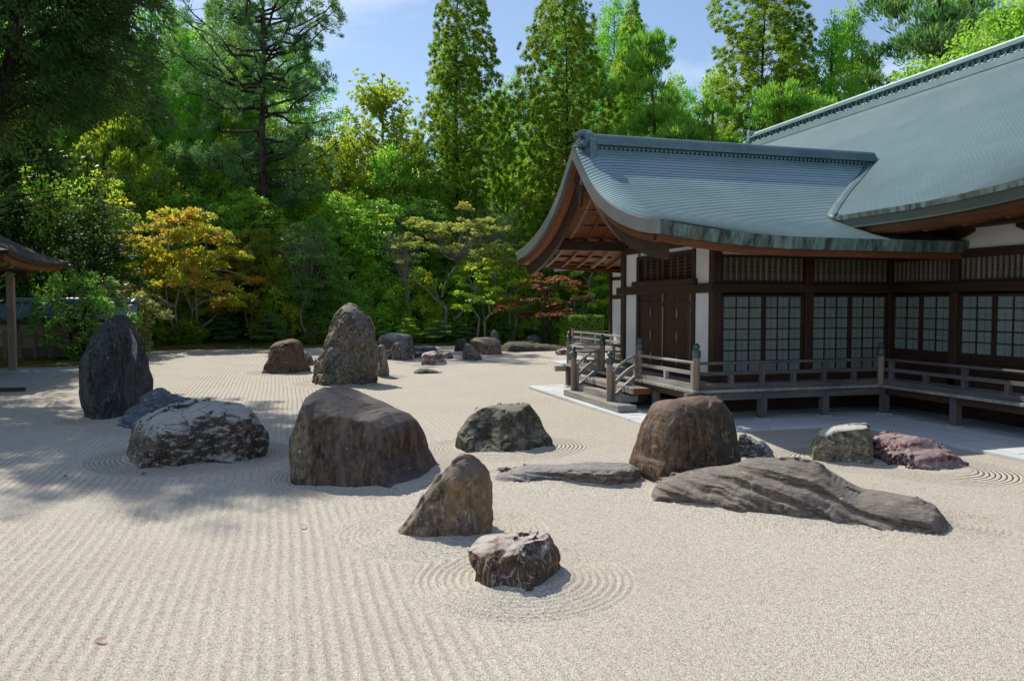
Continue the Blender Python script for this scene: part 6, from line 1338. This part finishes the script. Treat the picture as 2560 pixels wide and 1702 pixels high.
# wooded slope behind the hall
for (me, lm, bk, x, y, s, sz, r, lb) in (
 (ca, 'cedar', 'dark', 41.6, 50.3, 1.35, .98, 1, 'pointed dark cedar on the slope behind the main roof'),
 (lp2, 'pine', 'red', 45.8, 47.0, 2.0, 1.75, 2, 'wide dark pine with reddish limbs high on the slope behind the main roof'),
 (ca, 'cedar', 'dark', 39.4, 55.0, 1.2, 1.0, 4, 'dark cedar on the slope behind the yellow green conifer'),
 (cb, 'cedar', 'dark', 52.0, 50.0, 1.6, 1.2, 3, 'dark cedar at the top of the slope, right of the wide pine'),
 (ca, 'cedar', 'dark', 57.0, 44.0, 1.8, 1.2, 5, 'dark cedar at the far right of the wooded slope'),
 (ba, 'broad_light', 'grey', 36.5, 37.5, 1.5, 1.32, 1, 'light green broadleaf tree nearest the left part of the main ridge'),
 (ba, 'broad_light', 'grey', 38.6, 33.6, 1.6, 1.45, 3, 'light green broadleaf tree behind the middle of the main ridge'),
 (ba, 'broad_light', 'grey', 40.6, 29.4, 1.7, 1.62, 5, 'tall light green broadleaf tree behind the right part of the main ridge'),
 (ba, 'broad_light', 'grey', 45.0, 36.0, 1.7, 1.5, 2, 'light green broadleaf tree farther up behind the main ridge'),
 (ba, 'broad_light', 'grey', 33.5, 40.5, 1.3, 1.15, 4, 'light green broadleaf tree beside the red pines at the left end of the main ridge'),
 (ca, 'cedar_bright', 'dark', 36.5, 46.0, 1.3, .95, 2, 'bright green cedar filling the slope behind the light green trees'),
 (ca, 'umbrella_dark', 'dark', 33.0, 43.5, 1.1, .74, 5, 'short mid green cedar between the red pines and the light green trees')):
    put('slope_tree', me, lm, bk, x, y, None, s=s, sz=sz, rot=r, label=lb)
# near left: big dark cedar whose crown shades the gravel
def near_cedar():
    rng = np.random.RandomState(12)
    tr = [(-2.6 + .33 * z - .006 * z * z, .0, z) for z in np.linspace(-.3, 16, 12)]; trunks = [(tr, list(np.linspace(.30, .05, 12)))]; cl = []; tubes = []
    for k in range(210):
        z0 = rng.uniform(7.3, 15.5); an = rng.uniform(0, 2 * math.pi); ln = np.interp(z0, [5, 8, 12, 15.8], [3.0, 4.4, 4.2, 1.6]) * rng.uniform(.35, 1.08); xb = -2.6 + .33 * z0 - .006 * z0 * z0
        tip = np.array([xb + math.cos(an) * ln, math.sin(an) * ln, z0 - .05 * ln + rng.uniform(-.1, .5)]); pts = limb((xb, 0, z0 - .2), tip, .12 * ln, rng, 5)
        if k % 2 == 0: tubes.append((pts, list(np.linspace(.06, .015, 5))))
        ns = 7; P = np.array(pts); t = rng.uniform(.45, 1.05, ns); cen = np.stack([np.interp(t, np.linspace(0, 1, 5), P[:, i]) for i in range(3)], 1) + rng.normal(size=(ns, 3)) * np.array([.4, .4, .3])
        cl.append(clumps(rng, cen, .40 * rng.uniform(.6, 1.2, ns), 84, 'droop', .19, .045, unit(np.tile(tip - np.array([xb, 0, z0]), (ns, 1)))))
    return mesh_tree('near_cedar', cl, trunks + tubes)
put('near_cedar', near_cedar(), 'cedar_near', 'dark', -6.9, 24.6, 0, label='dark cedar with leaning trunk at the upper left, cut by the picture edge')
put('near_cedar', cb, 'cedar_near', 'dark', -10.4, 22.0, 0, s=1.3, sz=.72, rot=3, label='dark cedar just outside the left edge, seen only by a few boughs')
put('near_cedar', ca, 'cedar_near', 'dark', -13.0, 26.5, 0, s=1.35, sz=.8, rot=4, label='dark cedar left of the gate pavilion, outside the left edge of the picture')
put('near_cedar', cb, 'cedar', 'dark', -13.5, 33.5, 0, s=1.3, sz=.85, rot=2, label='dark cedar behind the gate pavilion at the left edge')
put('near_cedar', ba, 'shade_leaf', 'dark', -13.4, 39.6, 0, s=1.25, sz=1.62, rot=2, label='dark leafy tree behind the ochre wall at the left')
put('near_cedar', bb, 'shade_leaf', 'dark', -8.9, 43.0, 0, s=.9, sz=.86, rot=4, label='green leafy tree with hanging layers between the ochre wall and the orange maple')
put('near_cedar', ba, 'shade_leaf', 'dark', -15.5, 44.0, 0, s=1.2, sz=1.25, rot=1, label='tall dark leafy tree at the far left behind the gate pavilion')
# shrubs
sb = column_tree(71, 3.0, sc([(0, .5), (.2, .9), (.5, 1.0), (.8, .72), (1, .2)], 1.25), 230, 26, 'tuft', .20, .07, .36, .2, .05, irr=.3)
sb2 = column_tree(73, 3.5, sc([(0, .25), (.2, .7), (.5, 1.0), (.8, .8), (1, .25)], 1.75), 230, 22, 'tuft', .24, .07, .46, .5, .06, irr=.45)
put('shrub', sb, 'rhodo', 'dark', -7.15, 39.0, .05, s=1.45, sz=1.1, label='big light leathery shrub right behind the black upright stone')
put('shrub', sb2, 'broad', 'dark', -8.0, 36.6, .05, s=1.0, sz=1.05, label='big dark glossy shrub with bare lower stems before the ochre wall')
put('shrub', sb, 'broad', 'dark', -10.6, 42.0, .05, s=1.3, sz=1.5, rot=1, label='dark shrub pale with reflections behind the ochre wall roof')
put('shrub', sb, 'mossbush', 'dark', -10.0, 29.5, .05, s=.35, sz=.35, rot=2, label='tuft of green leaves low at the left edge beside the gate post')
put('islet_bush', sb, 'hedge', 'dark', -4.9, 46.2, .1, s=.82, sz=.50, rot=2, label='round green bush at the foot of the orange maple', cat='bush')
def islet():
    n = 40; rings = [(0, .24), (.35, .22), (.7, .16), (.95, .05), (1.02, -.04)]; v = []
    for r, z in rings: v += [((1.25 + .1 * math.sin(3 * a)) * r * math.cos(a), (.9 + .08 * math.cos(2 * a)) * r * math.sin(a), z) for a in np.linspace(0, 2 * math.pi, n, endpoint=False)]
    q = [(i * n + j, i * n + (j + 1) % n, (i + 1) * n + (j + 1) % n, (i + 1) * n + j) for i in range(len(rings) - 1) for j in range(n)]
    return mesh_arrays('moss_islet', v, q, True)
MAT['drymoss'] = flat('dry golden moss', (.17, .115, .022), .95)
o = link('moss_islet', islet(), MAT['drymoss'], None, (-4.95, 46.1, 0)); tag(o, 'low golden moss islet under the orange maple', kind='structure')
# clipped pines and mounds along the bank
def cloud_pine(seed):
    rng = np.random.RandomState(seed); tr = [(.10 * math.sin(z * 3), .06 * math.cos(z * 4), z) for z in np.linspace(-.1, 1.65, 7)]; pads = [(0.02, 0, 1.68, .26, .26, .13)]
    for k in range(9): t = .25 + .62 * k / 9; an = k * 2.4; rr = .45 * (1.15 - t) + .12; pads.append((rr * math.cos(an), rr * math.sin(an), 1.75 * t, .34 * (1.25 - t) + .12, .34 * (1.25 - t) + .12, .09))
    rng_cl = []; cl = []; tubes = [(tr, list(np.linspace(.05, .015, 7)))]
    for (x, y, z, rx, ry, rz) in pads:
        nsub = 22; u = unit(rng.normal(size=(nsub, 3))); cen = np.array([x, y, z]) + u * np.array([rx, ry, rz * .8]) * rng.uniform(.2, 1, (nsub, 1)) ** .5
        cl.append(clumps(rng, cen, np.array([.11, .11, .06]) * np.ones((nsub, 1)), 40, 'up', .085, .026, u)); tubes.append((limb((0, 0, max(.1, z - .2)), (x, y, z - .04), .03, rng, 4), [.02, .016, .012, .008]))
    return mesh_tree('cloud_pine', cl, tubes)
cp = cloud_pine(1); cp2 = cloud_pine(2)
for (me, x, y, s, sz, r, lm, lb) in ((cp, 5.5, 44.9, .85, 1.05, 0, 'redpine', 'bright clipped cloud pine just right of the tall peak stone'), (cp2, 6.9, 45.0, 1.1, .82, 1, 'redpine', 'clipped cloud pine behind the square topped streaked stone'), (cp, 8.7, 44.8, 1.25, .75, 2, 'pine', 'spreading dark clipped pine behind the flat blue grey stone'), (cp2, 12.7, 44.8, 1.1, .76, 3, 'pine', 'clipped pine behind the slender pointed stone'), (cp, -.6, 46.9, 1.5, .95, 4, 'pine', 'dark layered clipped pine left of the rust brown stone'), (cp2, -3.4, 47.9, 1.5, .85, 5, 'pine', 'dark layered clipped pine right of the golden moss islet'), (cp, 10.4, 45.3, 1.1, .62, 5, 'pine', 'low dark clipped pine behind the dark blue upright stone'), (cp2, 3.4, 46.2, 1.2, .7, 2, 'pine', 'dark clipped pine partly behind the tall peak stone'), (cp, 15.2, 44.6, 1.0, .6, 1, 'pine', 'low clipped pine behind the round white speckled stone')):
    put('clipped_pine', me, lm, 'dark', x, y, .12, s=s, sz=sz, rot=r, label=lb, group='clipped pines along the mossy bank')
md = column_tree(81, .8, [(0, .75), (.4, .8), (.8, .5), (1, .1)], 90, 22, 'blob', .10, .06, .18, .05, .03, irr=.1)
for (x, y, s, lb) in ((1.8, 46.2, 1.05, 'low rounded clipped bush left of the tall peak stone'), (7.9, 45.8, .9, 'low rounded clipped bush between two clipped pines'), (9.6, 46.0, 1.1, 'low rounded clipped bush behind the spreading clipped pine'), (4.6, 46.0, .8, 'low rounded clipped bush beside the bright clipped pine'), (11.6, 46.3, .9, 'low rounded clipped bush left of the pointed stone')):
    put('clipped_bush', md, 'mossbush', 'dark', x, y, .15, s=s, sz=s * .9, rot=x, label=lb, cat='bush', group='rounded bushes along the mossy bank')
def hedge():
    rng = np.random.RandomState(3); N = 5200; f = rng.randint(0, 4, N); u = rng.uniform(-1, 1, N); v = rng.uniform(0, 1, N); X = .95; Y = .8; Z = 1.75
    p = np.where((f == 0)[:, None], np.stack([u * X, -Y + 0 * u, v * Z], 1), np.where((f == 1)[:, None], np.stack([-X + 0 * u, u * Y, v * Z], 1), np.where((f == 2)[:, None], np.stack([X + 0 * u, u * Y, v * Z], 1), np.stack([u * X, (v * 2 - 1) * Y, Z + 0 * u], 1))))
    nn = np.where((f == 0)[:, None], [0, -1, 0], np.where((f == 1)[:, None], [-1, 0, 0], np.where((f == 2)[:, None], [1, 0, 0], [0, 0, 1]))).astype(float)
    v_, q_ = leaf_quads(p + nn * rng.normal(size=(N, 1)) * .03, rng.normal(size=(N, 3)), unit(nn + rng.normal(size=(N, 3)) * .5), .11, .075)
    return mesh_arrays('hedge_leaves', v_, q_)
hg = empty('hedge', (15.6, 39.6, 0), 'square clipped bright green hedge block behind the far veranda rails', 'hedge')
o = bpy.data.objects.new('leaves', hedge()); C.objects.link(o); o.parent = hg; o.data.materials.append(LM['hedge'])
o = G().box(-.9, .9, -.75, .75, 0, 1.70).build('core', MAT['soil']); o.parent = hg
# fallen leaves
lm_ = leaf_mat('fallen red brown leaf', (.16, .03, .02), (.22, .06, .03), (.12, .05, .03), .2)
me = mesh_arrays('fallen_leaf', [(-.045, 0, .012), (-.012, .020, .020), (.03, .016, .014), (.055, 0, .022), (.03, -.016, .012), (-.012, -.020, .014)], [(0, 1, 4, 5), (1, 2, 3, 4)])
for (x, y, r, lb) in ((-1.27, 6.05, .3, 'fallen red brown leaf on the raked gravel in the lower left foreground'), (-1.9, 11.9, 1.2, 'fallen leaf on the shaded gravel before the white topped boulder'), (-2.9, 12.0, 2.0, 'fallen leaf on the shaded gravel at the left edge of the picture'), (.2, 8.6, 3.0, 'fallen leaf between the furrows left of the brown triangular stone')):
    o = link('fallen_leaf', me, lm_, None, (x, y, .012)); o.rotation_euler = (.1, -.1, r); tag(o, lb, 'leaf', 'fallen leaves on the gravel')
